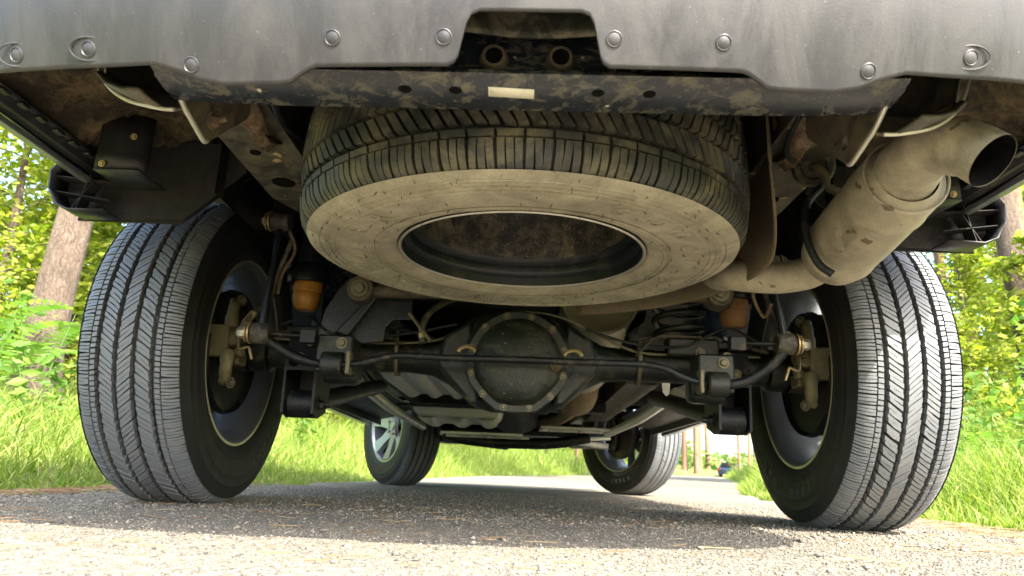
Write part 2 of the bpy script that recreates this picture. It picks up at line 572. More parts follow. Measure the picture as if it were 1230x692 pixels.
def zg(x, y):
    x = np.asarray(x, float)
    y = np.asarray(y, float)
    d = x - xc(y)
    w = halfw(y)
    over = np.abs(d) - w
    bl = np.clip(over, 0, None)
    left = 0.16 * np.clip(bl, 0, 5) + 0.05 * np.clip(bl - 5, 0, 40)
    right = 0.10 * np.clip(bl, 0, 5) + 0.02 * np.clip(bl - 5, 0, 40)
    bank = np.where(d < 0, left, right)
    undul = 0.05 * np.sin(x * 1.7 + y * 0.6) * np.sin(y * 1.1 - x * 0.4) * np.clip(bl, 0, 1)
    return zr(y) + np.where(over < 0, -0.02, 0.0) - 0.02 * np.exp(-bl * 6) + bank + undul


def terrain():
    xs = np.unique(np.concatenate([np.linspace(-400, -30, 14), np.linspace(-30, -6, 17), np.linspace(-6, 10, 65), np.linspace(10, 40, 31), np.linspace(40, 400, 14)]))
    ys = np.unique(np.concatenate([np.linspace(-400, -20, 12), np.linspace(-20, -2, 13), np.linspace(-2, 16, 73), np.linspace(16, 80, 65), np.linspace(80, 600, 20)]))
    X, Y = np.meshgrid(xs, ys)
    Z = zg(X, Y)
    mb = MB()
    mb.v = list(map(tuple, np.stack([X.ravel(), Y.ravel(), Z.ravel()], 1)))
    n = len(xs)
    mb.f = [(i * n + j, i * n + j + 1, (i + 1) * n + j + 1, (i + 1) * n + j) for i in range(len(ys) - 1) for j in range(n - 1)]
    o = obj('ground', mb, 'soil')
    tag(o, kind='structure', label='grassy forest floor on both sides of the lane')
    ys = np.concatenate([np.linspace(-120, -4, 30), np.linspace(-3.8, 6, 120), np.linspace(6.2, 82, 150)])
    rows = []
    for y in ys:
        c, w = float(xc(y)), float(halfw(y))
        row = []
        for k, s in enumerate(np.linspace(-1, 1, 41)):
            e = 0.05 * math.sin(y * 3.1 + (s > 0) * 2) + 0.03 * math.sin(y * 7.7) + 0.015 * math.sin(y * 19.0)
            x = c + s * (w + (e if abs(s) > 0.9 else 0))
            z = float(zr(y)) - (0.02 if abs(s) > 0.99 else 0.0) + 0.003 * math.sin(x * 5 + y * 2.3) * math.sin(y * 4.1)
            row.append((x, y, z))
        rows.append(row)
    o = obj('road', MB().grid(rows), 'road')
    tag(o, kind='structure', label='narrow pale gravelly asphalt lane curving away into the forest')


terrain()

# ------------------------------------------------------------------ the vehicle
VLOC = Vector((0, 3.19, 0))
VEH = empty('sport_utility_vehicle', VLOC)
tag(VEH, 'grey off-road vehicle seen from beneath its rear bumper, spare wheel slung underneath', 'vehicle')
RA, FA, TT, TF = 1.765, 4.615, 0.787, 0.73
RT, WZ = 0.372, 0.3655


# ---- wheels
def tread_r(a, R=RT):
    b = abs(a)
    return R - 0.005 * (b / 0.07) ** 2 - (0.011 * ((b - 0.083) / 0.022) ** 2 if b > 0.083 else 0)


def tread_block(mb, a0, a1, th0, th1, slant, R=RT, depth=0.0125, nseg=2, inset=0.0006, curve=0.0):
    am = (a0 + a1) / 2
    th0 += random.uniform(-0.0010, 0.0010)
    th1 += random.uniform(-0.0010, 0.0010)
    slant += random.uniform(-0.22, 0.22)
    sink = random.random() ** 3 * 0.0016
    vs = []
    for top in (0, 1):
        for i in range(nseg + 1):
            t = i / nseg
            a = a0 + (a1 - a0) * t
            aa = a + (inset if top and i == 0 else 0) - (inset if top and i == nseg else 0)
            r = tread_r(a, R) - (sink if top else depth)
            off = slant * (a - am) + curve * (t - 0.5) ** 2
            for q, th in ((0, th0), (1, th1)):
                d = (inset / R) * (1 if q == 0 else -1) if top else 0
                ang = th + off + d
                vs.append((aa, r * math.sin(ang), r * math.cos(ang)))
    n = nseg + 1
    fs = []
    for i in range(nseg):
        b0, t0 = i * 2, n * 2 + i * 2
        fs.append((t0, t0 + 1, t0 + 3, t0 + 2))
        fs.append((b0, b0 + 2, t0 + 2, t0))
        fs.append((b0 + 1, t0 + 1, t0 + 3, b0 + 3))
    fs.append((0, n * 2, n * 2 + 1, 1))
    e = (n - 1) * 2
    fs.append((e, e + 1, n * 2 + e + 1, n * 2 + e))
    mb.add(vs, fs)


def carcass(R=RT, bead=0.228, part='all'):
    sw = [(0.097, bead), (0.104, bead + 0.008), (0.110, bead + 0.022), (0.1125, bead + 0.034), (0.1115, bead + 0.036), (0.1145, 0.285), (0.1155, 0.302),
          (0.1160, 0.304), (0.1148, 0.307), (0.1135, 0.324), (0.1140, 0.326), (0.1120, 0.330), (0.1085, 0.344), (0.1050, 0.353)]
    sw = [(a, r + (R - RT)) if r > 0.28 else (a, r) for a, r in sw]
    base = [(a, tread_r(a, R) - 0.0115) for a in (0.099, 0.08, 0.06, 0.03, 0.0, -0.03, -0.06, -0.08, -0.099)]
    prof = [(-a, r) for a, r in reversed(sw)]
    if part == 'side':
        return MB().lathe(sw, axis=(1, 0, 0), n=112).lathe(prof, axis=(1, 0, 0), n=112)
    if part == 'floor':
        return MB().lathe([(0.1052, 0.3515)] + base + [(-0.1052, 0.3515)], axis=(1, 0, 0), n=112)
    return MB().lathe(sw + base + prof, axis=(1, 0, 0), n=112)


def road_tread():
    mb = MB()
    P = 104
    dp = 2 * PI / P
    for k in range(P):
        t = k * dp
        j = random.uniform(-0.05, 0.05) * dp
        for s in (-1, 1):
            # intermediate ribs: slanted blocks, chamfered by a thin slot
            tread_block(mb, *sorted((s * 0.0226, s * 0.0500)), t + j, t + dp * (0.44 + 0.03 * random.random()) + j, -1.9, nseg=2, curve=0.03 * random.random())
            tread_block(mb, *sorted((s * 0.0238, s * 0.0514)), t + dp * 0.50 + j, t + dp * 0.94 + j, -1.9, nseg=2)
            # shoulder: a narrow inner column and a wide outer column, sipes between
            for q in range(2):
                t0 = t + q * dp / 2
                tread_block(mb, *sorted((s * 0.0600, s * 0.0715)), t0 + 0.04 * dp, t0 + 0.46 * dp, 0.35 * s, nseg=1)
            for q in range(3):
                t0 = t + (0.05 + q * 0.31) * dp
                tread_block(mb, *sorted((s * 0.0732, s * (0.1050 - 0.0016 * (q == 1)))), t0, t0 + (0.275 if q < 2 else 0.265) * dp, 0.14 * s, nseg=3, depth=0.008, inset=0.0004)
        # centre rib: fine oblique slits
        tread_block(mb, -0.0132, 0.0142, t, t + dp * 0.465, 2.3, nseg=2)
        tread_block(mb, -0.0142, 0.0132, t + dp * 0.50, t + dp * 0.965, 2.3, nseg=2)
    return mb


def spare_tread(R):
    mb = MB()
    P = 64
    dp = 2 * PI / P
    for k in range(P):
        t = k * dp
        for s in (-1, 1):
            for q in range(3):
                t0 = t + q * dp * 0.31
                tread_block(mb, *sorted((s * 0.0690, s * 0.1055)), t0 + 0.012 * dp, t0 + 0.295 * dp, 0.0, R=R, nseg=4, depth=0.009, inset=0.0004)
            tread_block(mb, *sorted((s * 0.0575, s * 0.0675)), t, t + dp * 0.92, 0.15 * s, R=R, nseg=1, depth=0.009)
            tread_block(mb, *sorted((s * 0.0215, s * 0.0510)), t, t + dp * 0.40, 1.6 * s, R=R, nseg=2, depth=0.010)
            tread_block(mb, *sorted((s * 0.0215, s * 0.0510)), t + dp * 0.5, t + dp * 0.90, 1.6 * s, R=R, nseg=2, depth=0.010)
        tread_block(mb, -0.0150, 0.0150, t, t + dp * 0.42, -1.2, R=R, nseg=2)
        tread_block(mb, -0.0150, 0.0150, t + dp * 0.5, t + dp * 0.92, -1.2, R=R, nseg=2)
    return mb


def arc_text(txt, radius, height, phi0, step, a, side, depth=0.0012):
    """raised letters round a sidewall; returns one MB per call"""
    out = []
    for i, ch in enumerate(txt):
        mb = MB()
        cu = bpy.data.curves.new('letter', 'FONT')
        cu.body = ch
        cu.size = height * 1.38
        cu.align_x = 'CENTER'
        cu.extrude = depth
        cu.resolution_u = 2
        to = bpy.data.objects.new('letter', cu)
        COL.objects.link(to)
        bpy.context.view_layer.update()
        me = bpy.data.meshes.new_from_object(to.evaluated_get(bpy.context.evaluated_depsgraph_get()))
        bpy.data.objects.remove(to)
        phi = phi0 + step * i
        vs = []
        for v in me.vertices:
            x, y, z = v.co
            y = y - height / 2
            rr = radius + y
            ph = phi + x / radius
            vs.append((side * (a + z), side * rr * math.sin(ph), rr * math.cos(ph)))
        mb.add(vs, [tuple(p.vertices) for p in me.polygons])
        bpy.data.meshes.remove(me)
        out.append(mb)
    return out


def alloy_rim():
    mb = MB()
    # barrel with lips; +X is the outer face
    outer = [(0.097, 0.2325), (0.101, 0.2300), (0.101, 0.2235), (0.088, 0.2160), (0.070, 0.2130), (0.045, 0.2080), (-0.045, 0.2100), (-0.080, 0.2130),
             (-0.095, 0.2180), (-0.101, 0.2240), (-0.101, 0.2300), (-0.097, 0.2325)]
    inner = [(-0.090, 0.2230), (-0.070, 0.2200), (0.05, 0.2150), (0.085, 0.2230)]
    barrel = MB().lathe(outer + inner, axis=(1, 0, 0), n=72, closed_prof=True)
    mb.lathe([(0.0975, 0.2322), (0.1018, 0.2302), (0.1018, 0.2200), (0.088, 0.2140)], axis=(1, 0, 0), n=72)
    # hub
    mb.lathe([(0.02, 0.030), (0.06, 0.030), (0.066, 0.026), (0.068, 0.0), (0.020, 0.0)], axis=(1, 0, 0), n=28)
    mb.lathe([(0.015, 0.085), (0.045, 0.085), (0.055, 0.070), (0.055, 0.030), (0.015, 0.030)], axis=(1, 0, 0), n=40, closed_prof=True)
    K = 7
    for k in range(K):
        a = 2 * PI * k / K + 0.2
        for sp in (-1, 1):
            aa = a + sp * 0.10
            d = Vector((0, math.sin(aa), math.cos(aa)))
            d0 = Vector((0, math.sin(a + sp * 0.22), math.cos(a + sp * 0.22)))
            tt = Vector((0, math.cos(aa), -math.sin(aa)))
            p0, p1, p2 = d0 * 0.070, d * 0.14, d * 0.212
            rows = []
            for p, w, x0, x1 in ((p0, 0.024, 0.022, 0.056), (p1, 0.019, 0.040, 0.072), (p2, 0.026, 0.062, 0.096)):
                rows.append([p + tt * w + Vector((x0, 0, 0)), p - tt * w + Vector((x0, 0, 0)), p - tt * w * 0.8 + Vector((x1, 0, 0)), p + tt * w * 0.8 + Vector((x1, 0, 0)), p + tt * w + Vector((x0, 0, 0))])
            mb.grid(rows)
    return barrel, mb


def lug_nut():
    return hexbolt(MB(), (0.054, 0, 0.055), (1, 0, 0), 0.011, 0.022)


ME = {}


def share(key, mb, mat, angle=38):
    me = mb.mesh(key)
    me.materials.append(MAT[mat])
    me.shade_smooth()
    me.set_sharp_from_angle(angle=math.radians(angle))
    ME[key] = me
    return me


share('tyre', carcass(), 'rubber', 30)
share('tread', road_tread(), 'tread', 25)
_b, _s = alloy_rim()
share('rim', _b, 'alloy_dark', 35)
share('spokes', _s, 'alloy', 35)
share('rim_lip', MB().lathe([(-0.0970, 0.2330), (-0.1025, 0.2312), (-0.1028, 0.2268), (-0.1005, 0.2242)], axis=(1, 0, 0), n=72), 'rim_lip', 40)
share('nut', lug_nut(), 'zinc', 30)
LET = [share('letter%d' % i, m, 'letter', 30) for i, m in enumerate(arc_text('FIRESTONE', 0.291, 0.024, 1.95, 0.128, 0.1148, -1))]


def wheel(x, y, turn, label):
    w = empty('wheel', Vector((x, y, WZ)) - VLOC, VEH)
    w.rotation_euler = (0.3 + x * 0.7, 0, turn)
    w.rotation_mode = 'XYZ'
    w['label'] = label
    nuts = 0
    for nm, key in [('tyre', 'tyre'), ('tread', 'tread'), ('rim', 'rim'), ('spokes', 'spokes'), ('rim_lip', 'rim_lip')] + [('raised_letter', 'letter%d' % i) for i in range(9)] + [('lug_nut', 'nut')] * 5:
        o = bpy.data.objects.new(nm, ME[key])
        COL.objects.link(o)
        o.parent = w
        if nm == 'lug_nut':
            o.rotation_euler = (nuts * 2 * PI / 5, 0, 0)
            nuts += 1
    return w


STEER = 0.60
wheel(-TT, RA, PI, 'rear wheel in the shade with clean grey tread')
wheel(TT, RA, 0, 'rear wheel below the exhaust, its tread half in sun')
wheel(-TF, FA, PI + STEER, 'front wheel turned to show its spoked alloy face')
wheel(TF, FA, STEER, 'front wheel showing its hollow inner side')

# ---- spare wheel, lying flat under the tail
SR, SZ, SY = 0.371, 0.5575, 1.145
spare = empty('spare_wheel', Vector((0, SY, SZ)) - VLOC, VEH)
spare.rotation_euler = (0, PI / 2, 0)
spare['label'] = 'dusty beige spare wheel slung flat under the tail'
spare_side = carcass(SR, 0.206, 'side')
obj('groove_floor', carcass(SR, 0.206, 'floor'), 'rubber', spare, angle=30)
obj('tyre', spare_side, 'spare_side', spare, angle=30)
obj('tread', spare_tread(SR), 'spare_tread', spare, angle=25)
rim = MB()
obj('bead_seat', MB().lathe([(0.097, 0.2085), (0.1035, 0.2075), (0.1045, 0.2040), (0.1020, 0.2010), (0.088, 0.1990), (0.083, 0.1930), (0.078, 0.1912), (0.066, 0.1908), (0.060, 0.1840), (0.0545, 0.1812)], axis=(1, 0, 0), n=72), 'black_clean', spare)
rim.lathe([(0.0545, 0.1812), (0.030, 0.1790), (0.0, 0.1775),
           (-0.045, 0.1750), (-0.060, 0.1650), (-0.058, 0.1450), (-0.052, 0.1250), (-0.040, 0.1100), (-0.036, 0.0850), (-0.040, 0.0), ], axis=(1, 0, 0), n=72)
rim.lathe([(-0.097, 0.2085), (-0.104, 0.206), (-0.101, 0.198), (-0.07, 0.190), (-0.03, 0.185)], axis=(1, 0, 0), n=72)
obj('rim', rim, 'spare_rim', spare, angle=35)
obj('rim_edge', MB().lathe([(0.1036, 0.2074), (0.1052, 0.2058), (0.1050, 0.2036), (0.1030, 0.2020)], axis=(1, 0, 0), n=72), 'zinc', spare)
lt = arc_text('WRANGLER', 0.283, 0.036, math.radians(118), math.radians(15), 0.1150, 1, 0.0022)
lt += arc_text('GOODYEAR', 0.283, 0.028, math.radians(-62), math.radians(13.5), 0.1150, 1, 0.0007)
for rr_, xx_ in ((0.236, 0.1120), (0.246, 0.1136), (0.3085, 0.1150), (0.3180, 0.1142), (0.3330, 0.1118)):
    ring = [Vector((xx_, rr_ * math.sin(t), rr_ * math.cos(t))) for t in np.linspace(0, 2 * PI, 90, endpoint=False)]
    obj('moulded_ring', MB().tube(ring, 0.0013, 5, closed=True), 'spare_side', spare)
whk = MB()
for i in range(150):
    a = random.uniform(0, 2 * PI)
    r = random.uniform(0.225, 0.345)
    x = 0.1155 - max(0, (r - 0.31)) * 0.12
    p = Vector((x - 0.001, r * math.sin(a), r * math.cos(a)))
    whk.tube([p, p + Vector((random.uniform(0.002, 0.006), random.uniform(-0.004, 0.004), random.uniform(-0.004, 0.004)))], 0.0006, 4)
tag(obj('vent_whiskers', whk, 'rubber', spare), kind='stuff')
for m_ in lt:
    obj('raised_letter', m_, 'spare_side', spare, angle=30)
for a in (0.3, 2.3, 4.5):
    wb = MB().box((0.099, 0.2045 * math.sin(a), 0.2045 * math.cos(a)), (0.008, 0.016, 0.005), Matrix.Rotation(-a, 3, 'X'))
    obj('balance_weight', wb, 'zinc', spare)

# ---- rear bumper fascia
def fascia_plan(x):
    a = abs(x)
    if a < 0.40:
        return 0.568 + 0.02 * (a / 0.4) ** 2
    t = min(1, (a - 0.40) / 0.44)
    return 0.588 + 0.05 * t + 0.20 * t ** 3


_bot = [(0.0, 0.5245), (0.049, 0.5245), (0.0570, 0.5215), (0.0615, 0.514), (0.0690, 0.486), (0.0725, 0.4805), (0.079, 0.4775), (0.207, 0.4775), (0.215, 0.4755),
        (0.225, 0.470), (0.234, 0.4645), (0.245, 0.4635), (0.30, 0.4635), (0.325, 0.468), (0.345, 0.476), (0.372, 0.4835), (0.42, 0.4835), (0.55, 0.486), (0.66, 0.505), (0.76, 0.555), (0.82, 0.600), (0.845, 0.615)]
cols = []
for i in range(len(_bot) - 1):
    (xa, za), (xb, zb) = _bot[i], _bot[i + 1]
    k = max(1, int((xb - xa) / 0.03))
    for j in range(k):
        cols.append((xa + (xb - xa) * j / k, za + (zb - za) * j / k))
cols.append(_bot[-1])
cols = [(-x, z) for x, z in reversed(cols[1:])] + cols


def fas_pt(x, z):
    y = fascia_plan(x)
    if z < 0.615:
        y += 0.038 * ((0.615 - z) / 0.13) ** 1.6
    if z > 0.70:
        y += 0.10 * ((z - 0.70) / 0.10) ** 2 * max(0, 1 - (abs(x) / 0.80) ** 4)
    return Vector((x, y, z + 0.024 * x * max(0, min(1, (0.66 - z) / 0.1)) * (1 if abs(x) < 0.5 else max(0, (0.84 - abs(x)) / 0.34))))


rows = []
for t in (0, 0.012, 0.06, 0.14, 0.24, 0.36, 0.48, 0.6, 0.72, 0.84, 0.93, 1.0):
    rows.append([fas_pt(x, zb + (0.80 - zb) * t) for x, zb in cols])
# sides wrap forward to the wheel arch
side = []
for r_i, t in enumerate((0, 0.012, 0.06, 0.14, 0.24, 0.36, 0.48, 0.6, 0.72, 0.84, 0.93, 1.0)):
    pl = []
    for y in (1.29, 1.22, 1.15, 1.08, 1.00, 0.93):
        zb = 0.628 - 0.013 * max(0, (1.0 - y) / 0.12)
        pl.append(Vector((0.86 - 0.012 * ((1.29 - y) / 0.36), y, zb + (0.80 - zb) * t)))
    right = [Vector((p.x, p.y, p.z)) for p in reversed(pl)]
    left = [Vector((-p.x, p.y, p.z)) for p in pl]
    rows[r_i] = left + rows[r_i] + right
bumper = obj('rear_bumper', MB().grid(rows), 'fascia', VEH, angle=50, solid=0.0045)
bumper['label'] = 'grey textured plastic bumper fascia with a square cut-out'


def fas_frame(x, z):
    p = fas_pt(x, z)
    dz = fas_pt(x, z + 0.004) - p
    dx = fas_pt(x + 0.004, z) - p
    n = dz.cross(dx).normalized()
    if n.y > 0:
        n = -n
    return p + n * 0.0022, n


for x, z, pad in ((-0.521, 0.500, 1), (-0.440, 0.500, 1), (-0.333, 0.482, 0), (-0.191, 0.502, 0), (-0.083, 0.502, 0), (0.081, 0.502, 0), (0.187, 0.502, 0),
                  (0.333, 0.484, 0), (0.437, 0.502, 1), (0.521, 0.502, 1)):
    p, n = fas_frame(x, z)
    mb = MB()
    mb.lathe([(0.0, 0.0080), (0.0007, 0.0080), (0.0011, 0.0073), (0.0002, 0.0065), (0.0004, 0.0058), (0.0010, 0.0046), (0.0011, 0.0)], p, n, 24)
    if pad:
        u = Vector((1, 0, 0))
        w = n.cross(u).normalized()
        ring = [p + u * (0.019 * math.cos(t)) + w * (0.0115 * math.sin(t)) for t in np.linspace(0, 2 * PI, 24, endpoint=False)]
        mb.tube(ring, 0.0009, 6, closed=True)
    obj('push_pin', mb, 'pin', bumper)

# upper backing panel seen through the cut-out, its dirt painted pale as if lit
mb = MB()
mb.grid([[Vector((x, 0.655 + 0.006 * math.cos(x * 30), z)) for x in np.linspace(-0.10, 0.10, 9)] for z in (0.5445, 0.552, 0.565, 0.58, 0.60)])
bk = obj('backing_panel', mb, 'backing', VEH, solid=0.004)
for sx in (-1, 1):
    obj('rivet', MB().lathe([(0, 0.005), (0.002, 0.005), (0.004, 0.003), (0.004, 0)], (sx * 0.052, 0.654, 0.5785), (0, -1, 0), 12), 'zinc', bk)

# ---- rear crossmember (tow beam)
prof = [(0.735, 0.600), (0.700, 0.600), (0.694, 0.594), (0.693, 0.530), (0.690, 0.523), (0.682, 0.517), (0.672, 0.513), (0.668, 0.506), (0.672, 0.5035), (0.679, 0.5020), (0.682, 0.4990), (0.700, 0.4965), (0.730, 0.4965), (0.738, 0.504)]
L = []
for x in np.linspace(-0.408, 0.408, 41):
    lift = 0.012 * max(0, (abs(x) - 0.25) / 0.2) ** 2
    L.append([Vector((x, y + 0.02 * max(0, (abs(x) - 0.3) / 0.2) ** 2, z + 0.015 * x + (lift if z < 0.525 else 0))) for y, z in prof])
mb = MB().grid(L)
k = len(prof)
mb.f.append(tuple(range(k)))
mb.f.append(tuple(40 * k + j for j in range(k)))
mb.f += [(i * k, i * k + k - 1, (i + 1) * k + k - 1, (i + 1) * k) for i in range(40)]
beam = obj('tow_crossmember', mb, 'beam', VEH, angle=50)
beam['label'] = 'black glossy steel crossmember with slots, between bumper and spare wheel'
ct = MB()
for x in (-0.134, -0.079, 0.076, 0.132):
    ct.tube([(x - 0.003, 0.66, 0.4895), (x - 0.003, 0.72, 0.4895)], 0.0038, 12)
    ct.tube([(x + 0.003, 0.66, 0.4895), (x + 0.003, 0.72, 0.4895)], 0.0038, 12)
mb = MB()
for x, z in ((-0.0385, 0.537), (0.0345, 0.537), (-0.112, 0.527), (0.103, 0.527)):
    b = MB().lathe([(0, 0.0165), (0.010, 0.0145), (0.013, 0.0125), (0.013, 0.0095), (-0.01, 0.0095), (-0.012, 0.0)], (x, 0.6935, z + 0.015 * x), (0, -1, -0.12), 28)
    obj('boss', b, 'dusty_plate', beam)
    obj('boss_bore', MB().lathe([(0.0125, 0.0094), (0.004, 0.0092), (0.003, 0.0)], (x, 0.6935, z + 0.015 * x), (0, -1, -0.12), 24), 'hole', beam)
for x in (-0.134, -0.079, 0.076, 0.132):
    h = MB()
    nrm = Vector((0, -0.18, -0.983))
    c = Vector((x, 0.690, 0.4976 + 0.015 * x))
    u = Vector((1, 0, 0))
    w = nrm.cross(u).normalized()
    ring = [c + u * (0.0062 * math.cos(t)) + w * (0.0052 * math.sin(t)) for t in np.linspace(0, 2 * PI, 20, endpoint=False)]
    h.tube(ring, 0.0009, 6, closed=True)
    h.add([c + nrm * 0.0006 + u * (0.0060 * math.cos(t)) + w * (0.0050 * math.sin(t)) for t in np.linspace(0, 2 * PI, 20, endpoint=False)], [tuple(range(20))])
    obj('slot', h, 'hole', beam)  # flat black disc paints the slot's inner shade
st = MB()
st.grid([[Vector((x, 0.6835 + 0.0075 * j + (x + 0.04) * 0.05, 0.4978 - 0.0012 * j)) for x in np.linspace(-0.043, 0.007, 6)] for j in range(3)])
lab = obj('paper_label', st, 'sticker', beam, solid=0.0006)
lab['label'] = 'torn whitish paper label'

# ---- plates that carry the crossmember
for s in (-1, 1):
    poly = [(0.698, 0.640), (0.698, 0.535), (0.712, 0.520), (0.735, 0.503), (0.770, 0.492), (0.806, 0.484), (0.816, 0.486), (0.915, 0.570), (0.922, 0.582), (0.915, 0.640)]
    mb = MB().prism(poly, 0.006, ((s * 0.405, 0, 0), (0, 1, 0), (0, 0, 1), (-s, 0, 0)))
    pl = obj('beam_plate', mb, 'dusty_plate', VEH, smooth=True, bevel=0)
    cu = MB()
    cu.tube([(s * 0.38, 0.812, 0.512), (s * 0.42, 0.812, 0.512)], 0.009, 14)
    cu.tube([(s * 0.38, 0.848, 0.578), (s * 0.42, 0.848, 0.578)], 0.008, 14)
    cut(pl, cu)
    edge = MB().tube(crom([(s * 0.4025, 0.697, 0.62), (s * 0.4025, 0.698, 0.535), (s * 0.4025, 0.735, 0.502), (s * 0.4025, 0.770, 0.491), (s * 0.4025, 0.806, 0.4825), (s * 0.4025, 0.815, 0.4855)], 5), 0.0032, 8)
    obj('rolled_edge', edge, 'zinc', pl)
    if s < 0:
        nb = MB()
        hexbolt(nb, (-0.399, 0.812, 0.512), (1, 0, 0), 0.008, 0.010)
        nb.tube([(-0.397, 0.812, 0.512), (-0.38, 0.812, 0.516)], 0.004, 8)
        obj('bolt', nb, 'rusty', pl)
    # outer arm: pressed channel ending in a thin curved edge
    zx = [(0.640, 0.518), (0.575, 0.516), (0.545, 0.508), (0.520, 0.494), (0.505, 0.478), (0.495, 0.458), (0.488, 0.425)]
    xe = lambda z: float(np.interp(z, [q[0] for q in reversed(zx)], [q[1] for q in reversed(zx)]))
    arm = MB()
    arm.grid([[Vector((s * (0.407 + (xe(z) - 0.407) * u), y - 0.045 * u ** 6, z)) for u in np.linspace(0, 1, 9)] for y, z in ((0.800, 0.640), (0.800, 0.575), (0.797, 0.540), (0.788, 0.530), (0.772, 0.5265), (0.764, 0.520), (0.758, 0.505), (0.750, 0.494), (0.742, 0.489))])
    a = obj('bumper_arm', arm, 'rail', VEH, angle=40, solid=0.004)
    ed = MB().tube(crom([(s * x, 0.738, z) for z, x in zx] + [(s * 0.408, 0.738, 0.487)], 4), 0.0026, 8)
    obj('arm_edge', ed, 'zinc', a)
    lg = MB().box((s * 0.452, 0.780, 0.5275), (0.080, 0.020, 0.004))
    obj('ledge_dust', lg, 'muddy', a, bevel=0.0015)

# ---- chassis rails with near-black discs painted for the shade in lightening holes
for s in (-1, 1):
    mb = MB()
    sec = [(0.392, 0), (0.512, 0), (0.512, 0.095), (0.392, 0.095)]
    path = [(0.86, 0.618), (1.35, 0.620), (1.55, 0.660), (1.80, 0.672), (2.05, 0.640), (2.30, 0.50), (2.55, 0.425), (4.0, 0.400), (4.3, 0.44), (5.2, 0.46)]
    rws = [[Vector((s * x, y, z + dz)) for x, dz in sec + sec[:1]] for y, z in path]
    mb.grid(rws)
    mb.f.append((0, 1, 2, 3))
    n0 = (len(path) - 1) * 5
    mb.f.append((n0, n0 + 1, n0 + 2, n0 + 3))
    rail = obj('frame_rail', mb, 'rail', VEH, smooth=False)
    for x, y, r in ((0.462, 1.262, 0.019), (0.436, 1.075, 0.012), (0.470, 1.130, 0.008)):
        h = MB().lathe([(0.0, r * 1.18), (0.0022, r * 1.12), (0.0022, r), (0.0016, r), (0.0016, 0)], (s * x, y, 0.6182 + (0.0008 if y < 1.2 else 0.0016)), (0, 0, -1), 26)
        obj('drain_hole_dark_disc', h, 'hole', rail)  # closed dark disc, hole shade is in its colour
    # crumpled rusty end gusset
    g = MB()
    g.grid([[Vector((s * (0.40 + 0.10 * u), 0.90 + 0.10 * v, 0.600 + 0.012 * math.sin(u * 9 + v * 4))) for u in np.linspace(0, 1, 9)] for v in np.linspace(0, 1, 6)])
    g.grid([[Vector((s * (0.41 + 0.03 * u), 0.93 + 0.16 * v, 0.590 + 0.010 * math.sin(u * 5 + v * 7) + 0.02 * v)) for u in np.linspace(0, 1, 5)] for v in np.linspace(0, 1, 7)])
    obj('end_gusset', g, 'rusty', rail, solid=0.003)

# ---- underbody panels
fl = MB()
fl.grid([[Vector((x, y, z)) for x in np.linspace(-0.60, 0.60, 13)] for y, z in ((0.70, 0.725), (1.3, 0.715), (1.8, 0.735), (2.15, 0.70), (2.40, 0.53), (2.55, 0.50), (4.0, 0.50))])
fl.grid([[Vector((s * x, y, z)) for x, z in ((0.60, 0.725), (0.72, 0.72), (0.84, 0.70))] for s in (1,) for y, z in ((0.70, 0), (1.28, 0))])
fl.grid([[Vector((-x, y, z)) for x, z in ((0.60, 0.725), (0.72, 0.72), (0.84, 0.70))] for y in (0.70, 1.28)])
for s in (-1, 1):
    fl.grid([[Vector((s * 0.60, y, z)) for z in (0.60, 0.72, 0.90)] for y in (1.28, 1.5, 1.8, 2.0, 2.26)])
    fl.grid([[Vector((s * x, y, 0.50)) for x in (0.60, 0.72, 0.86)] for y in (2.26, 3.0, 4.1)])
fl.grid([[Vector((x, 4.0, z)) for x in np.linspace(-0.86, 0.86, 7)] for z in (0.50, 0.75, 1.0)])
fl.grid([[Vector((x, y, 0.92)) for x in np.linspace(-0.86, 0.86, 7)] for y in (4.0, 4.6, 5.35)])
obj('floor_pan', fl, 'black_metal', VEH, angle=50)
rb = MB()
for y in (0.80, 0.95, 1.62, 1.95, 2.10):
    rb.box((0, y, 0.715), (0.80, 0.045, 0.022))
for x in (-0.2, 0.0, 0.2):
    rb.box((x, 3.2, 0.49), (0.05, 1.4, 0.025))
obj('floor_ribs', rb, 'black_metal', VEH, bevel=0.006)

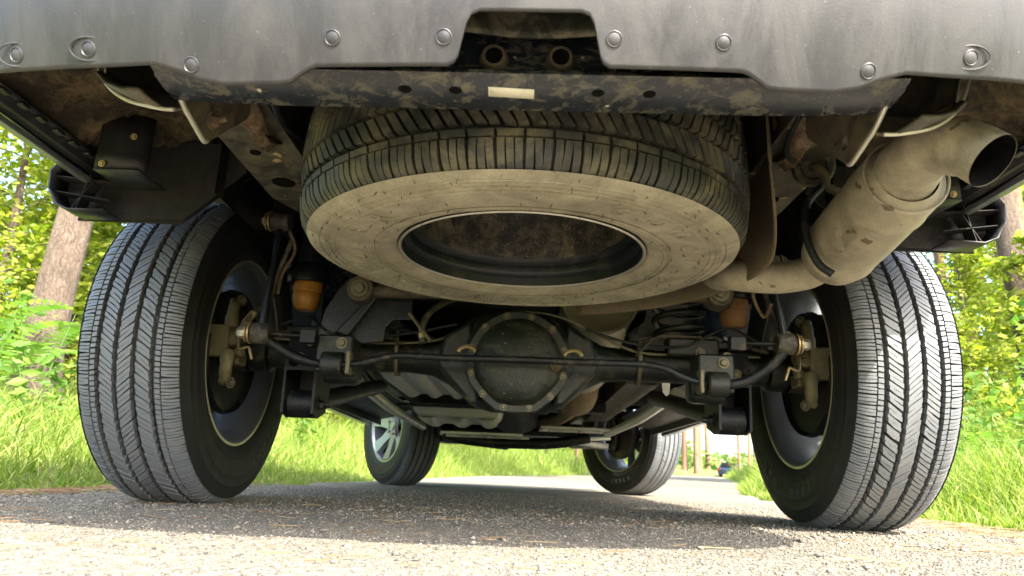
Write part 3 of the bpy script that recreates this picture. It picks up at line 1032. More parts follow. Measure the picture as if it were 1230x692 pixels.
# inner sides of the rear quarters, caked with dried mud
for s in (-1, 1):
    q = MB()
    pr_x, pr_z = (0.62, 0.68, 0.74, 0.79, 0.825, 0.843), (0.716, 0.708, 0.694, 0.668, 0.642, 0.634)
    q.grid([[Vector((s * x, y, float(np.interp(x, pr_x, pr_z)) - 0.013 * (random.random() ** 4) * (x < 0.83) + 0.004 * math.sin(y * 31 + x * 40))) for x in np.linspace(0.843, 0.62, 34)] for y in np.linspace(0.72, 1.28, 60)])
    qp = obj('quarter_inner_panel', q, 'muddy', VEH, angle=60, solid=0.003)
    lip = MB().grid([[Vector((s * x, y, z)) for x, z in ((0.838, 0.6245), (0.822, 0.6265), (0.812, 0.638), (0.800, 0.640))] for y in (0.90, 1.0, 1.1, 1.2, 1.285)])
    obj('inner_lip', lip, 'liner_plastic', qp, solid=0.003)
    for i in range(8):
        y = 0.93 + 0.045 * i
        obj('lip_tab', MB().box((s * 0.806, y, 0.634), (0.012, 0.020, 0.006)), 'liner_plastic', qp, bevel=0.002)
    # hanging tab with screws
    tb = MB()
    tb.grid([[Vector((s * x, y, z)) for x, y in ((0.765, 1.16), (0.735, 1.165), (0.700, 1.17), (0.683, 1.185))] for z in (0.700, 0.66, 0.62, 0.590)])
    tb.grid([[Vector((s * x, y, 0.589 + 0.004 * (y - 1.16) / 0.1)) for x in (0.765, 0.735, 0.70, 0.684)] for y in (1.158, 1.20, 1.26)])
    obj('bumper_side_lit_edge', MB().box((s * 0.852, 1.11, 0.6165), (0.016, 0.35, 0.011)), 'paint', VEH, bevel=0.002)  # pale strip added to stand in for the sunlit lower edge
    t_ = obj('liner_bracket', tb, 'liner_plastic', VEH, solid=0.003)
    for yy, zz in ((1.158, 0.60), (1.160, 0.655)):
        for xx in ((0.752,) if zz < 0.62 else (0.705,)):
            h = MB()
            hexbolt(h, (s * xx, yy + 0.002, zz), (0, -1, -0.2), 0.0040, 0.004)
            obj('screw', h, 'bronze', t_)

# ---- wheel liners: arched shells round the rear wheels, ribbed ends
for s in (-1, 1):
    ln = MB()
    Rl = 0.472
    xs = [0.555, 0.58, 0.61, 0.64, 0.68, 0.76, 0.83, 0.888]
    rws = []
    for q in np.linspace(0, 1, 30):
        row = []
        for x in xs:
            a = math.radians((157 - 30 * max(0, (0.68 - x) / 0.125)) * (1 - q) + 12 * q)
            rl = Rl + 0.004 * math.sin(a * 24)
            row.append(Vector((s * x, RA + rl * math.cos(a), WZ + rl * math.sin(a))))
        rws.append(row)
    ln.grid(rws)
    lo = obj('wheel_liner', ln, 'liner', VEH, angle=60, solid=0.004)
    # closed rear skirt below the quarter panel
    sk = MB()
    poly = [(0.560, 0.662), (0.672, 0.556), (0.80, 0.552), (0.868, 0.5495), (0.893, 0.560), (0.912, 0.592), (0.915, 0.628), (0.90, 0.648), (0.83, 0.668), (0.80, 0.72), (0.58, 0.72)]
    sk.prism([(x * s, z) for x, z in poly], 0.004, ((0, 1.318, 0), (1, 0, 0), (0, 0, 1), (0, 1, 0)))
    so = obj('splash_skirt', sk, 'liner', lo, smooth=False)
    rm = MB()
    ring = [(0.80, 0.552), (0.868, 0.5495), (0.893, 0.560), (0.912, 0.592), (0.915, 0.628), (0.90, 0.648), (0.83, 0.655)]
    rm.grid([[Vector((s * x, y, z)) for x, z in ring] for y in (1.262, 1.29, 1.32)])
    obj('end_rim', rm, 'liner_plastic', lo, angle=50, solid=0.003)
    for pa, pb in (((0.80, 0.612), (0.914, 0.622)), ((0.80, 0.575), (0.905, 0.590)), ((0.862, 0.551), (0.838, 0.655)), ((0.838, 0.612), (0.872, 0.552))):
        a, b = Vector((s * pa[0], 1.29, pa[1])), Vector((s * pb[0], 1.29, pb[1]))
        d = b - a
        rotm = Matrix.Rotation(math.atan2(d.z, d.x), 3, 'Y').inverted()
        obj('end_rib', MB().box((a + b) / 2, (d.length, 0.030, 0.0016), rotm), 'liner', lo)

# ---- body shell above (its sides close the light off and throw the shadow)
arch = lambda c, r, a0, a1, n: [(c + r * math.cos(a), WZ + r * math.sin(a)) for a in np.radians(np.linspace(a0, a1, n))]
sidep = [(1.285, 0.632)] + arch(RA, 0.480, 146, 3, 18) + [(2.30, 0.365), (2.7, 0.355), (4.10, 0.335)] + arch(FA, 0.475, 180, 6, 18) + [(5.15, 0.42), (5.45, 0.42), (5.52, 0.60), (5.50, 0.92), (5.3, 1.02), (4.25, 1.12)]
upper = [(3.45, 1.66), (3.0, 1.72), (1.2, 1.72), (0.86, 1.64), (0.70, 1.10), (0.64, 0.97), (0.64, 0.80)]
for s in (-1, 1):
    lower = sidep + [(0.64, 1.12), (0.64, 0.795), (1.285, 0.795)]
    b = MB().prism(lower, 0.035, ((s * 0.868, 0, 0), (0, 1, 0), (0, 0, 1), (-s, 0, 0)))
    bd = obj('body_side', b, 'paint', VEH, smooth=False, bevel=0.004)
    g = MB()
    glh = [(4.15, 1.13), (3.40, 1.66), (3.0, 1.70), (1.2, 1.70), (0.84, 1.64), (0.66, 1.13)]
    top = [Vector((s * (0.865 - 0.16 * (z - 1.12) / 0.6), y, z)) for y, z in glh]
    g.add(top, [tuple(range(6))])
    obj('upper_side', g, 'paint', bd, smooth=False, solid=0.02)
    for y0, y1, zt in ((0.95, 1.75, 1.60), (1.85, 2.75, 1.62), (2.85, 3.45, 1.60)):
        w = MB()
        w.add([Vector((s * (0.878 - 0.16 * (z - 1.12) / 0.6), y, z)) for y, z in ((y0, 1.18), (y1 + (0.35 if y1 > 3 else 0), 1.18), (y1, zt), (y0, zt))], [(0, 1, 2, 3)])
        obj('side_window', w, 'glass', bd, smooth=False, solid=0.004)
    obj('tail_light', MB().box((s * 0.80, 0.628, 0.98), (0.11, 0.03, 0.28)), 'tail_red', VEH, bevel=0.01)
rf = MB()
rf.grid([[Vector((x * wd, y, z + 0.02 * (1 - x * x))) for x in np.linspace(-1, 1, 11)] for y, z, wd in ((5.52, 0.42, 0.86), (5.55, 0.62, 0.86), (5.50, 0.94, 0.86), (5.3, 1.02, 0.86), (4.22, 1.12, 0.86), (3.42, 1.67, 0.72), (3.0, 1.72, 0.71), (1.2, 1.72, 0.71), (0.86, 1.65, 0.72))])
obj('roof_and_hood', rf, 'paint', VEH, angle=30, solid=0.01)
tg = MB()
tg.grid([[Vector((x * wd, y - 0.012 * (1 - x * x), z)) for x in np.linspace(-1, 1, 9)] for y, z, wd in ((0.86, 1.655, 0.72), (0.68, 1.13, 0.85), (0.645, 0.97, 0.85), (0.645, 0.78, 0.85))])
tgo = obj('tailgate', tg, 'paint', VEH, angle=20, solid=0.015)
obj('rear_window', MB().grid([[Vector((x, y - 0.024, z)) for x in np.linspace(-0.6, 0.6, 5)] for y, z in ((0.835, 1.58), (0.705, 1.20))]), 'glass', tgo, solid=0.004)
obj('handle', MB().box((0, 0.62, 0.93), (0.34, 0.03, 0.05)), 'fascia', tgo, bevel=0.008)
fb = MB().grid([[Vector((x, y, z)) for x in np.linspace(-0.86, 0.86, 9)] for y, z in ((5.50, 0.62), (5.50, 0.45), (5.42, 0.40), (5.25, 0.39))])
obj('front_bumper', fb, 'fascia', VEH, solid=0.01)

# ---- rear axle
AZ = 0.370
ax = MB()
ax.lathe([(-0.665, 0.0), (-0.665, 0.052), (-0.62, 0.052), (-0.615, 0.040), (-0.26, 0.040), (-0.21, 0.046), (-0.17, 0.066), (-0.13, 0.098), (-0.10, 0.120), (-0.06, 0.130), (0.06, 0.130),
          (0.10, 0.120), (0.13, 0.098), (0.17, 0.066), (0.21, 0.046), (0.26, 0.040), (0.615, 0.040), (0.62, 0.052), (0.665, 0.052), (0.665, 0.0)], (0, RA, AZ), (1, 0, 0), 40)
ax.lathe([(0.0, 0.10), (0.10, 0.085), (0.20, 0.055), (0.25, 0.05), (0.25, 0)], (0, RA + 0.03, AZ - 0.005), (0, 1, 0.05), 28)
axle = obj('rear_axle', ax, 'axle', VEH)
axle['label'] = 'oily dark live axle with a bolted differential cover'
# flat webs that flare from tubes to the differential
for s in (-1, 1):
    wbm = MB().prism([(s * 0.115, 0.455), (s * 0.130, 0.440), (s * 0.180, 0.408), (s * 0.192, 0.338), (s * 0.110, 0.250), (s * 0.085, 0.25)], 0.05, ((0, 1.665, 0), (1, 0, 0), (0, 0, 1), (0, 1, 0)))
    obj('housing_web', wbm, 'axle', axle, smooth=True, bevel=0.018)
cz = 0.348
outl = []
for a in np.linspace(0, 2 * PI, 48, endpoint=False):
    c_, s_ = math.sin(a), math.cos(a)
    rr = 0.121
    if s_ < 0:
        rr = 0.5 * 0.1165 / math.cos(((a + PI / 8) % (PI / 4)) - PI / 8) + 0.5 * 0.120
    outl.append((rr * c_, rr * s_))
fl_ = MB().prism(outl, 0.016, ((0, 1.634, cz), (1, 0, 0), (0, 0, 1), (0, 1, 0)))
obj('cover_flange', fl_, 'cover', axle, bevel=0.003)
cv = MB()
rows = []
for f, d in ((1.0, 0.0), (0.97, 0.012), (0.92, 0.022), (0.84, 0.029), (0.7, 0.036), (0.5, 0.041), (0.25, 0.044), (0.02, 0.045)):
    rows.append([Vector((x * 0.86 * f + 0.0, 1.636 - d + 0.006 * (1 if z > 0.03 else 0) * f, cz + z * 0.86 * f)) for x, z in outl] + [Vector((outl[0][0] * 0.86 * f, 1.636 - d + 0.006 * f, cz + outl[0][1] * 0.86 * f))])
cv.grid(rows)
cover = obj('differential_cover', cv, 'cover', axle, angle=50)
for k in range(12):
    a = 2 * PI * (k + 0.5) / 12
    c_, s_ = math.sin(a), math.cos(a)
    r_ = 0.1085 if s_ > -0.2 else 0.106
    h = MB()
    hexbolt(h, (r_ * c_ * 1.03, 1.634, cz + r_ * s_ * 1.03), (0, -1, 0), 0.0058, 0.007)
    obj('cover_bolt', h, 'bolt', axle)
pg = MB()
pg.lathe([(0, 0.014), (0.006, 0.014), (0.008, 0.010), (0.008, 0.0)], (0.088, 1.605, cz - 0.010), (0, -1, 0), 20)
obj('filler_plug', pg, 'rusty', axle)
for x in (-0.118, 0.128):
    rg = MB().tube([Vector((x + 0.020 * math.cos(t), 1.628, 0.365 + 0.013 * math.sin(t))) for t in np.linspace(0, PI, 12)], 0.005, 8)
    obj('line_clip', rg, 'bronze', axle)

# lower brackets at the tube ends, with shackle bolts
for s in (-1, 1):
    br = MB()
    X0, X1 = 0.478, 0.556
    pol = [(1.688, 0.215), (1.735, 0.206), (1.80, 0.225), (1.83, 0.33), (1.82, 0.40), (1.70, 0.40), (1.682, 0.33)]
    br.prism(pol, 0.006, ((s * X0, 0, 0), (0, 1, 0), (0, 0, 1), (s, 0, 0)))
    br.prism(pol, 0.006, ((s * X1, 0, 0), (0, 1, 0), (0, 0, 1), (-s, 0, 0)))
    br.grid([[Vector((s * x, y, z)) for x in np.linspace(X0, X1, 4)] for y, z in ((1.683, 0.315), (1.682, 0.345), (1.70, 0.40))])
    br.grid([[Vector((s * x, 1.80, z)) for x in np.linspace(X0, X1, 4)] for z in (0.225, 0.30, 0.38)])
    bo = obj('arm_bracket', br, 'black_metal', VEH, angle=30)
    hb = MB()
    hexbolt(hb, (s * (X0 - 0.001), 1.735, 0.240), (-s, 0, 0), 0.012, 0.012)
    hb.tube([(s * (X0 - 0.012), 1.735, 0.240), (s * (X0 - 0.028), 1.735, 0.240)], 0.007, 10)
    obj('pivot_bolt', hb, 'black_metal', bo)
    obj('access_hole_dark_disc', MB().lathe([(0, 0.013), (0.002, 0.012), (0.002, 0.0)], (s * 0.535, 1.683, 0.335), (0, -1, 0), 20), 'hole', bo)  # dark disc on the surface painted as a shaded opening
    # trailing arms
    la = MB().tube(crom([(s * 0.517, 1.74, 0.245), (s * 0.515, 1.95, 0.275), (s * 0.505, 2.35, 0.345), (s * 0.500, 2.60, 0.385)], 4), 0.026, 14)
    la.lathe([(-0.03, 0), (-0.03, 0.034), (0.03, 0.034), (0.03, 0)], (s * 0.517, 1.735, 0.240), (1, 0, 0), 20)
    obj('lower_trailing_arm', la, 'black_metal', VEH)
    ua = MB().tube([(s * 0.33, 1.80, 0.47), (s * 0.38, 2.35, 0.56)], 0.020, 12)
    obj('upper_trailing_arm', ua, 'black_metal', VEH)
    # hub carrier and brake
    bd = MB().lathe([(0.0, 0.06), (0.0, 0.150), (0.010, 0.150), (0.010, 0.142), (0.016, 0.142), (0.016, 0.150), (0.026, 0.150), (0.026, 0.06), (0.05, 0.06), (0.05, 0)], (s * 0.742, RA, WZ), (s, 0, 0), 56)
    bd.lathe([(-0.07, 0.048), (-0.02, 0.05), (0.0, 0.075), (0.0, 0.06)], (s * 0.742, RA, WZ), (s, 0, 0), 30)
    obj('brake_disc', bd, 'disc', VEH)
    shd = MB().lathe([(0.0, 0.055), (0.0, 0.145), (-0.012, 0.152), (0.004, 0.156), (0.008, 0.150)], (s * 0.724, RA, WZ), (s, 0, 0), 48)
    obj('dust_shield', shd, 'black_metal', VEH)
    cal = MB()
    cy = RA - 0.115
    cal.box((s * 0.700, cy, 0.372), (0.055, 0.070, 0.075), Matrix.Rotation(0.1, 3, 'X'))
    cal.tube(crom([(s * 0.672, cy - 0.028, 0.402), (s * 0.670, cy - 0.034, 0.430), (s * 0.674, cy - 0.022, 0.458), (s * 0.684, cy - 0.005, 0.468)], 4), [0.016] * 4 + [0.013] * 4 + [0.010] * 5, 10)
    cal.tube(crom([(s * 0.672, cy - 0.028, 0.345), (s * 0.668, cy - 0.036, 0.315), (s * 0.674, cy - 0.022, 0.285), (s * 0.684, cy - 0.004, 0.276)], 4), [0.016] * 4 + [0.014] * 4 + [0.011] * 5, 10)
    cal.lathe([(-0.022, 0), (-0.022, 0.020), (0.03, 0.022), (0.03, 0)], (s * 0.668, cy - 0.004, 0.386), (s, 0, 0), 18)
    cal.tube([(s * 0.664, cy - 0.030, 0.372), (s * 0.664, cy + 0.030, 0.360)], 0.013, 10)
    cal.tube([(s * 0.660, cy - 0.012, 0.347), (s * 0.640, cy - 0.020, 0.343)], 0.011, 10)
    cal.box((s * 0.672, cy + 0.03, 0.335), (0.03, 0.05, 0.03))
    co = obj('brake_caliper', cal, 'caliper', VEH, bevel=0.004)
    for dz in (0.470, 0.274, 0.372):
        h = MB()
        hexbolt(h, (s * 0.664, cy - 0.010, dz), (-s, -0.5, 0), 0.009, 0.010)
        obj('caliper_bolt', h, 'bolt', co)
    hs = MB().tube(crom([(s * 0.655, cy - 0.018, 0.385), (s * 0.630, 1.585, 0.400), (s * 0.612, 1.60, 0.435), (s * 0.600, 1.64, 0.470), (s * 0.590, 1.66, 0.55), (s * 0.56, 1.64, 0.63)], 6), 0.0065, 10)
    ho = obj('brake_hose', hs, 'hose', VEH)
    obj('hose_ferrule', MB().tube([(s * 0.628, 1.586, 0.402), (s * 0.614, 1.598, 0.432)], 0.0095, 12), 'bronze', ho)
    hk = MB().tube(crom([(s * 0.650, 1.625, 0.392), (s * 0.640, 1.60, 0.362), (s * 0.632, 1.59, 0.345), (s * 0.612, 1.585, 0.350), (s * 0.606, 1.585, 0.338), (s * 0.600, 1.585, 0.322)], 5), 0.0035, 8)
    obj('bleed_line', hk, 'bronze', VEH)

# ---- stabilizer bar, clamps and links
sb = [(-0.566, 1.520, 0.369), (-0.540, 1.528, 0.352), (-0.505, 1.540, 0.332), (-0.455, 1.548, 0.316), (-0.40, 1.55, 0.3135), (-0.345, 1.55, 0.318), (-0.300, 1.55, 0.331), (-0.255, 1.55, 0.3385), (-0.15, 1.548, 0.337),
      (0.0, 1.546, 0.339), (0.15, 1.548, 0.339), (0.270, 1.55, 0.340), (0.325, 1.55, 0.332), (0.375, 1.55, 0.311), (0.44, 1.55, 0.302), (0.50, 1.545, 0.311), (0.550, 1.530, 0.346), (0.590, 1.520, 0.390)]
pts = crom(sb, 5)
bar = MB().tube(pts, [0.0078 + 0.0034 * max(0, min(1, (abs(p.x) - 0.42) / 0.06)) for p in pts], 14)
bar_o = obj('stabilizer_bar', bar, 'black_metal', VEH)
bar_o['label'] = 'thin glossy black stabilizer bar running across in front of the axle'
for x, z in ((-0.408, 0.3135), (0.438, 0.3025)):
    cl = MB()
    cl.box((x, 1.590, z + 0.025), (0.080, 0.075, 0.085))
    cl.lathe([(-0.024, 0.014), (-0.024, 0.028), (0.024, 0.028), (0.024, 0.014)], (x, 1.553, z), (1, 0, 0), 20)
    co = obj('bar_clamp', cl, 'axle', VEH, bevel=0.005)
    h = MB()
    hexbolt(h, (x + 0.016, 1.552, z + 0.048), (0, -1, 0), 0.0085, 0.007)
    obj('clamp_bolt', h, 'bolt', co)
    obj('clamp_strap', MB().box((x - 0.036 * (1 if x < 0 else -1) * -1, 1.553, z + 0.004), (0.010, 0.035, 0.052)), 'bolt', co, bevel=0.003)
    obj('mount_block', MB().box((x, 1.650, z - 0.002), (0.085, 0.060, 0.062)), 'black_metal', co, bevel=0.014)
for s, top, bot in ((-1, Vector((-0.560, 1.548, 0.640)), Vector((-0.562, 1.522, 0.371))), (1, Vector((0.560, 1.535, 0.575)), Vector((0.580, 1.522, 0.392)))):
    lk = MB().tube([top, bot], 0.0082, 10)
    lo = obj('stabilizer_link', lk, 'black_clean', VEH)
    for c, big in ((top, 1), (bot, 0)):
        b = MB().lathe([(-0.020, 0), (-0.020, 0.020), (-0.016, 0.023), (0.016, 0.023), (0.020, 0.020), (0.020, 0)], c, (1, 0, 0), 22)
        obj('link_eye', b, 'rubber_part', lo)
        for i, d in enumerate((0.022, 0.030)):
            w = MB().lathe([(d, 0.010), (d, 0.024 - 0.003 * i), (d + 0.004, 0.024 - 0.003 * i), (d + 0.004, 0.010)], c, (s, 0, 0), 22)
            obj('link_washer', w, 'bronze', lo)
        nt_ = MB()
        hexbolt(nt_, c + Vector((s * 0.035, 0, 0)), (s, 0, 0), 0.013, 0.018, False)
        obj('link_nut', nt_, 'zinc', lo)
    stud = MB().tube([bot + Vector((-s * 0.02, 0, 0)), bot + Vector((-s * 0.085, 0.02, 0.002))], 0.005, 8)
    stud.box(bot + Vector((-s * 0.098, 0.022, 0.0)), (0.034, 0.026, 0.030))
    obj('link_stud', stud, 'black_metal', lo, bevel=0.002)
    mt = MB().prism([(s * 0.535, 0.70), (s * 0.595, 0.70), (s * 0.585, top.z - 0.02), (s * 0.54, top.z - 0.03)], 0.006, ((0, 1.572, 0), (1, 0, 0), (0, 0, 1), (0, 1, 0)))
    obj('link_bracket', mt, 'black_metal', VEH, smooth=False)
    dl = MB().tube(crom([top + Vector((-s * 0.012, 0.02, -0.01)), top + Vector((-s * 0.030, 0.03, -0.06)), top + Vector((-s * 0.008, 0.03, -0.115)), bot + Vector((-s * 0.01, 0.04, 0.10))], 5), 0.0038, 8)
    obj('sensor_wire', dl, 'rusty', VEH)

# ---- track bar
tA, tB = Vector((-0.372, 1.610, 0.497)), Vector((0.462, 1.610, 0.518))
tb = MB().tube([tA, tB], 0.0165, 16)
for c in (tA, tB):
    tb.lathe([(-0.026, 0), (-0.026, 0.030), (0.026, 0.030), (0.026, 0)], c, (0, 1, 0), 24)
tbo = obj('track_bar', tb, 'dusty_plate', VEH, angle=45)
tbo['label'] = 'straight dusty steel track bar crossing below the spare wheel'
for c in (tA, tB):
    h = MB()
    hexbolt(h, c + Vector((0, -0.028, 0)), (0, -1, 0), 0.0135, 0.010)
    obj('track_bar_bolt', h, 'bolt', tbo)
tw = MB()
poly = [(-0.478, 0.388), (-0.466, 0.455), (-0.440, 0.505), (-0.415, 0.540), (-0.345, 0.545), (-0.332, 0.525), (-0.325, 0.505), (-0.258, 0.505), (-0.252, 0.440), (-0.300, 0.438), (-0.315, 0.420), (-0.318, 0.385), (-0.365, 0.378)]
tw.prism(poly, 0.006, ((0, 1.645, 0), (1, 0, 0), (0, 0, 1), (0, 1, 0)))
tw.prism([(1.648, 0.390), (1.75, 0.39), (1.75, 0.50), (1.648, 0.50)], 0.006, ((-0.478, 0, 0), (0, 1, 0), (0, 0, 1), (1, 0, 0)))
two = obj('track_bar_tower', tw, 'black_clean', VEH, smooth=False, bevel=0.003)
obj('tower_gusset', MB().prism([(-0.430, 0.40), (-0.345, 0.50), (-0.325, 0.505), (-0.400, 0.39)], 0.03, ((0, 1.622, 0), (1, 0, 0), (0, 0, 1), (0, 1, 0))), 'black_clean', two, smooth=False, bevel=0.004)
obj('support_rod', MB().tube([(-0.262, 1.64, 0.455), (-0.205, 1.635, 0.388)], 0.0045, 8), 'bolt', two)
fb_ = MB()
fb_.prism([(0.425, 0.60), (0.425, 0.545), (0.440, 0.500), (0.470, 0.488), (0.502, 0.500), (0.530, 0.56), (0.535, 0.62)], 0.007, ((0, 1.650, 0), (1, 0, 0), (0, 0, 1), (0, 1, 0)))
fb_.box((0.500, 1.66, 0.585), (0.08, 0.08, 0.07))
obj('track_bar_bracket', fb_, 'axle', VEH, bevel=0.004)

# ---- bump stops, springs, shock absorbers
for s, z0, m in ((-1, 0.531, 'orange'), (1, 0.528, 'orange_dirty')):
    x = s * 0.527
    cup = MB().lathe([(0.16, 0.034), (0.05, 0.036), (0.035, 0.050), (0.018, 0.054), (0.0, 0.052), (-0.002, 0.046), (0.012, 0.040), (0.012, 0)], (x, 1.700, z0), (0, 0, 1), 32)
    co = obj('bump_stop_cup', cup, 'black_clean', VEH)
    bs = MB().lathe([(0.01, 0.034), (-0.004, 0.0350), (-0.010, 0.0360), (-0.020, 0.0360), (-0.0235, 0.0330), (-0.027, 0.0350), (-0.045, 0.0335), (-0.058, 0.029), (-0.066, 0.022), (-0.068, 0)], (x, 1.700, z0), (0, 0, 1), 36)
    o = obj('bump_stop', bs, m, VEH)
    o['label'] = 'bright orange urethane bump stop' if s < 0 else 'dirty brownish orange bump stop'
    pad = MB().box((x, 1.735, 0.418), (0.085, 0.07, 0.018))
    obj('strike_pad', pad, 'black_metal', VEH, bevel=0.004)
    cs = MB()
    turns, n = 6.2, 150
    ptsc = []
    cx_, cyy = s * 0.412, 1.79
    for i in range(n):
        t = i / (n - 1)
        a = t * turns * 2 * PI + 0.6
        ptsc.append((cx_ + 0.062 * math.cos(a), cyy + 0.062 * math.sin(a), 0.438 + 0.235 * (t ** 0.95)))
    cs.tube(ptsc, 0.0088, 10)
    obj('coil_spring', cs, 'black_metal' if s < 0 else 'axle', VEH)
    pc = MB()
    pc.grid([[Vector((s * xx, y, z)) for y in (1.69, 1.75, 1.86)] for xx, z in ((0.290, 0.388), (0.325, 0.425), (0.345, 0.434), (0.480, 0.434), (0.492, 0.426))])
    obj('spring_perch', pc, 'dusty_plate' if s > 0 else 'black_metal', VEH, angle=20, solid=0.005)
    pl = MB().box((s * 0.425, 1.72, 0.410), (0.125, 0.05, 0.045))
    obj('perch_block', pl, 'axle', VEH, bevel=0.006)
    sh = MB().tube([(s * 0.535, 1.865, 0.235), (s * 0.535, 1.93, 0.52)], 0.030, 20)
    sh.tube([(s * 0.535, 1.93, 0.52), (s * 0.53, 1.98, 0.74)], 0.012, 12)
    sh.tube([(s * 0.535, 1.91, 0.47), (s * 0.532, 1.95, 0.64)], 0.036, 20)
    obj('shock_absorber', sh, 'shock', VEH)

# ---- hoses and pipes on the axle
obj('vent_hose', MB().tube(crom([(-0.232, 1.69, 0.395), (-0.236, 1.69, 0.425), (-0.225, 1.70, 0.465), (-0.195, 1.74, 0.505), (-0.14, 1.85, 0.56)], 6), 0.0085, 10), 'hose', VEH)
obj('hose_clamp', MB().tube([(-0.2325, 1.69, 0.405), (-0.2345, 1.69, 0.416)], 0.0115, 14), 'bronze', VEH)
obj('brake_pipe', MB().tube(crom([(0.585, 1.70, 0.392), (0.46, 1.712, 0.395), (0.30, 1.715, 0.394), (0.20, 1.70, 0.43), (0.10, 1.69, 0.47), (0.0, 1.70, 0.482), (-0.1, 1.70, 0.462), (-0.20, 1.71, 0.405), (-0.40, 1.715, 0.392), (-0.60, 1.70, 0.392)], 6), 0.0035, 8), 'bolt', VEH)
obj('frame_pipe', MB().tube(crom([(0.345, 0.95, 0.70), (0.36, 1.1, 0.69), (0.372, 1.3, 0.69), (0.37, 1.6, 0.70)], 5), 0.006, 8), 'hose', VEH)

# ---- exhaust
mf = MB()
# tail end: slash outlet, elbow, then the fat resonator lying along the car
elbow = crom([(0.531, 0.742, 0.460), (0.516, 0.766, 0.488), (0.502, 0.802, 0.505), (0.500, 0.845, 0.504), (0.504, 0.880, 0.496)], 6)
mf.tube(elbow, [0.0325] * 6 + [0.0345] * 6 + [0.0375] * 6 + [0.0405] * 7, 36, caps=False)
a_, b_ = Vector((0.503, 0.862, 0.496)), Vector((0.528, 1.165, 0.470))
d_ = (b_ - a_)
Ld = d_.length
mf.lathe([(0.0, 0.0400), (0.006, 0.0450), (0.010, 0.0520), (0.024, 0.0550), (0.060, 0.0562), (0.066, 0.0580), (0.072, 0.0562), (Ld * 0.55, 0.0580), (Ld - 0.062, 0.0575), (Ld - 0.056, 0.0592), (Ld - 0.050, 0.0572), (Ld - 0.025, 0.0535), (Ld - 0.006, 0.0430), (Ld, 0.0230), (Ld, 0.0)], a_, d_, 44)
mfo = obj('exhaust_resonator', mf, 'muffler', VEH, angle=50)
mfo['label'] = 'beige dusty exhaust resonator with a bent open tail pipe'
ins = MB().tube([Vector(p) for p in elbow[:14]], 0.0309, 36, caps=False)
obj('pipe_bore', ins, 'pipe_inside', mfo)
obj('seam', MB().tube([a_ + d_ * 0.02 + (d_.normalized().orthogonal() * math.cos(t) + d_.normalized().cross(d_.normalized().orthogonal()) * math.sin(t)).normalized() * 0.0535 for t in np.linspace(0, 2 * PI, 40, endpoint=False)], 0.002, 6, closed=True), 'muffler', mfo)
pp = MB().tube(crom([(0.525, 1.15, 0.472), (0.505, 1.195, 0.458), (0.460, 1.215, 0.452), (0.415, 1.225, 0.455), (0.385, 1.25, 0.464), (0.378, 1.32, 0.485), (0.392, 1.45, 0.56), (0.40, 1.60, 0.640), (0.37, 1.78, 0.675), (0.28, 1.93, 0.650), (0.235, 2.02, 0.625)], 6), 0.0285, 24)
obj('exhaust_pipe', pp, 'muffler', VEH)
hg = MB().tube(crom([(0.492, 1.075, 0.575), (0.460, 1.070, 0.540), (0.449, 1.065, 0.505), (0.450, 1.060, 0.465), (0.462, 1.055, 0.430), (0.480, 1.050, 0.412)], 6), 0.0062, 12)
hgo = obj('exhaust_hanger', hg, 'black_metal', VEH)
iso = MB()
axi = Vector((-0.35, -1, -0.45)).normalized()
iso.lathe([(-0.03, 0), (-0.03, 0.030), (-0.020, 0.034), (-0.012, 0.029), (-0.004, 0.033), (0.004, 0.029), (0.010, 0.034), (0.016, 0.030), (0.014, 0.021), (0.004, 0.019), (0.004, 0)], (0.482, 1.095, 0.612), axi, 30)
obj('hanger_isolator', iso, 'rubber_part', hgo)
obj('hanger_rod', MB().tube(crom([(0.482, 1.10, 0.612), (0.478, 1.075, 0.603), (0.490, 1.072, 0.585), (0.492, 1.075, 0.570), (0.515, 1.08, 0.560)], 5), 0.0075, 12), 'dusty_plate', hgo)

# curved heat shield between spare wheel and exhaust
hsh = MB()
aa = np.radians(np.linspace(-28, 72, 30))
rw = []
for z, dr in ((0.668, 0.010), (0.655, 0.013), (0.60, 0.014), (0.56, 0.013), (0.52, 0.015), (0.47, 0.014), (0.446, 0.013), (0.440, 0.016)):
    rw.append([Vector(((0.390 + dr) * math.cos(a), SY + (0.390 + dr) * math.sin(a), max(z, 0.447 + 0.10 * max(0, min(1, (-0.10 - a) / 0.38)) ** 2) - (0.448 - z if z < 0.448 else 0) * 0.8)) for a in aa])
hsh.grid(rw)
hs_o = obj('heat_shield', hsh, 'shield', VEH, angle=60, solid=0.002)
hs_o['label'] = 'curved brown heat shield wrapping the spare wheel beside the exhaust'
for a in (-14, -2):
    a = math.radians(a)
    h = MB()
    hexbolt(h, (0.409 * math.cos(a), SY + 0.409 * math.sin(a), 0.64), (-math.cos(a), -math.sin(a), 0), 0.006, 0.005)
    obj('shield_rivet', h, 'zinc', hs_o)

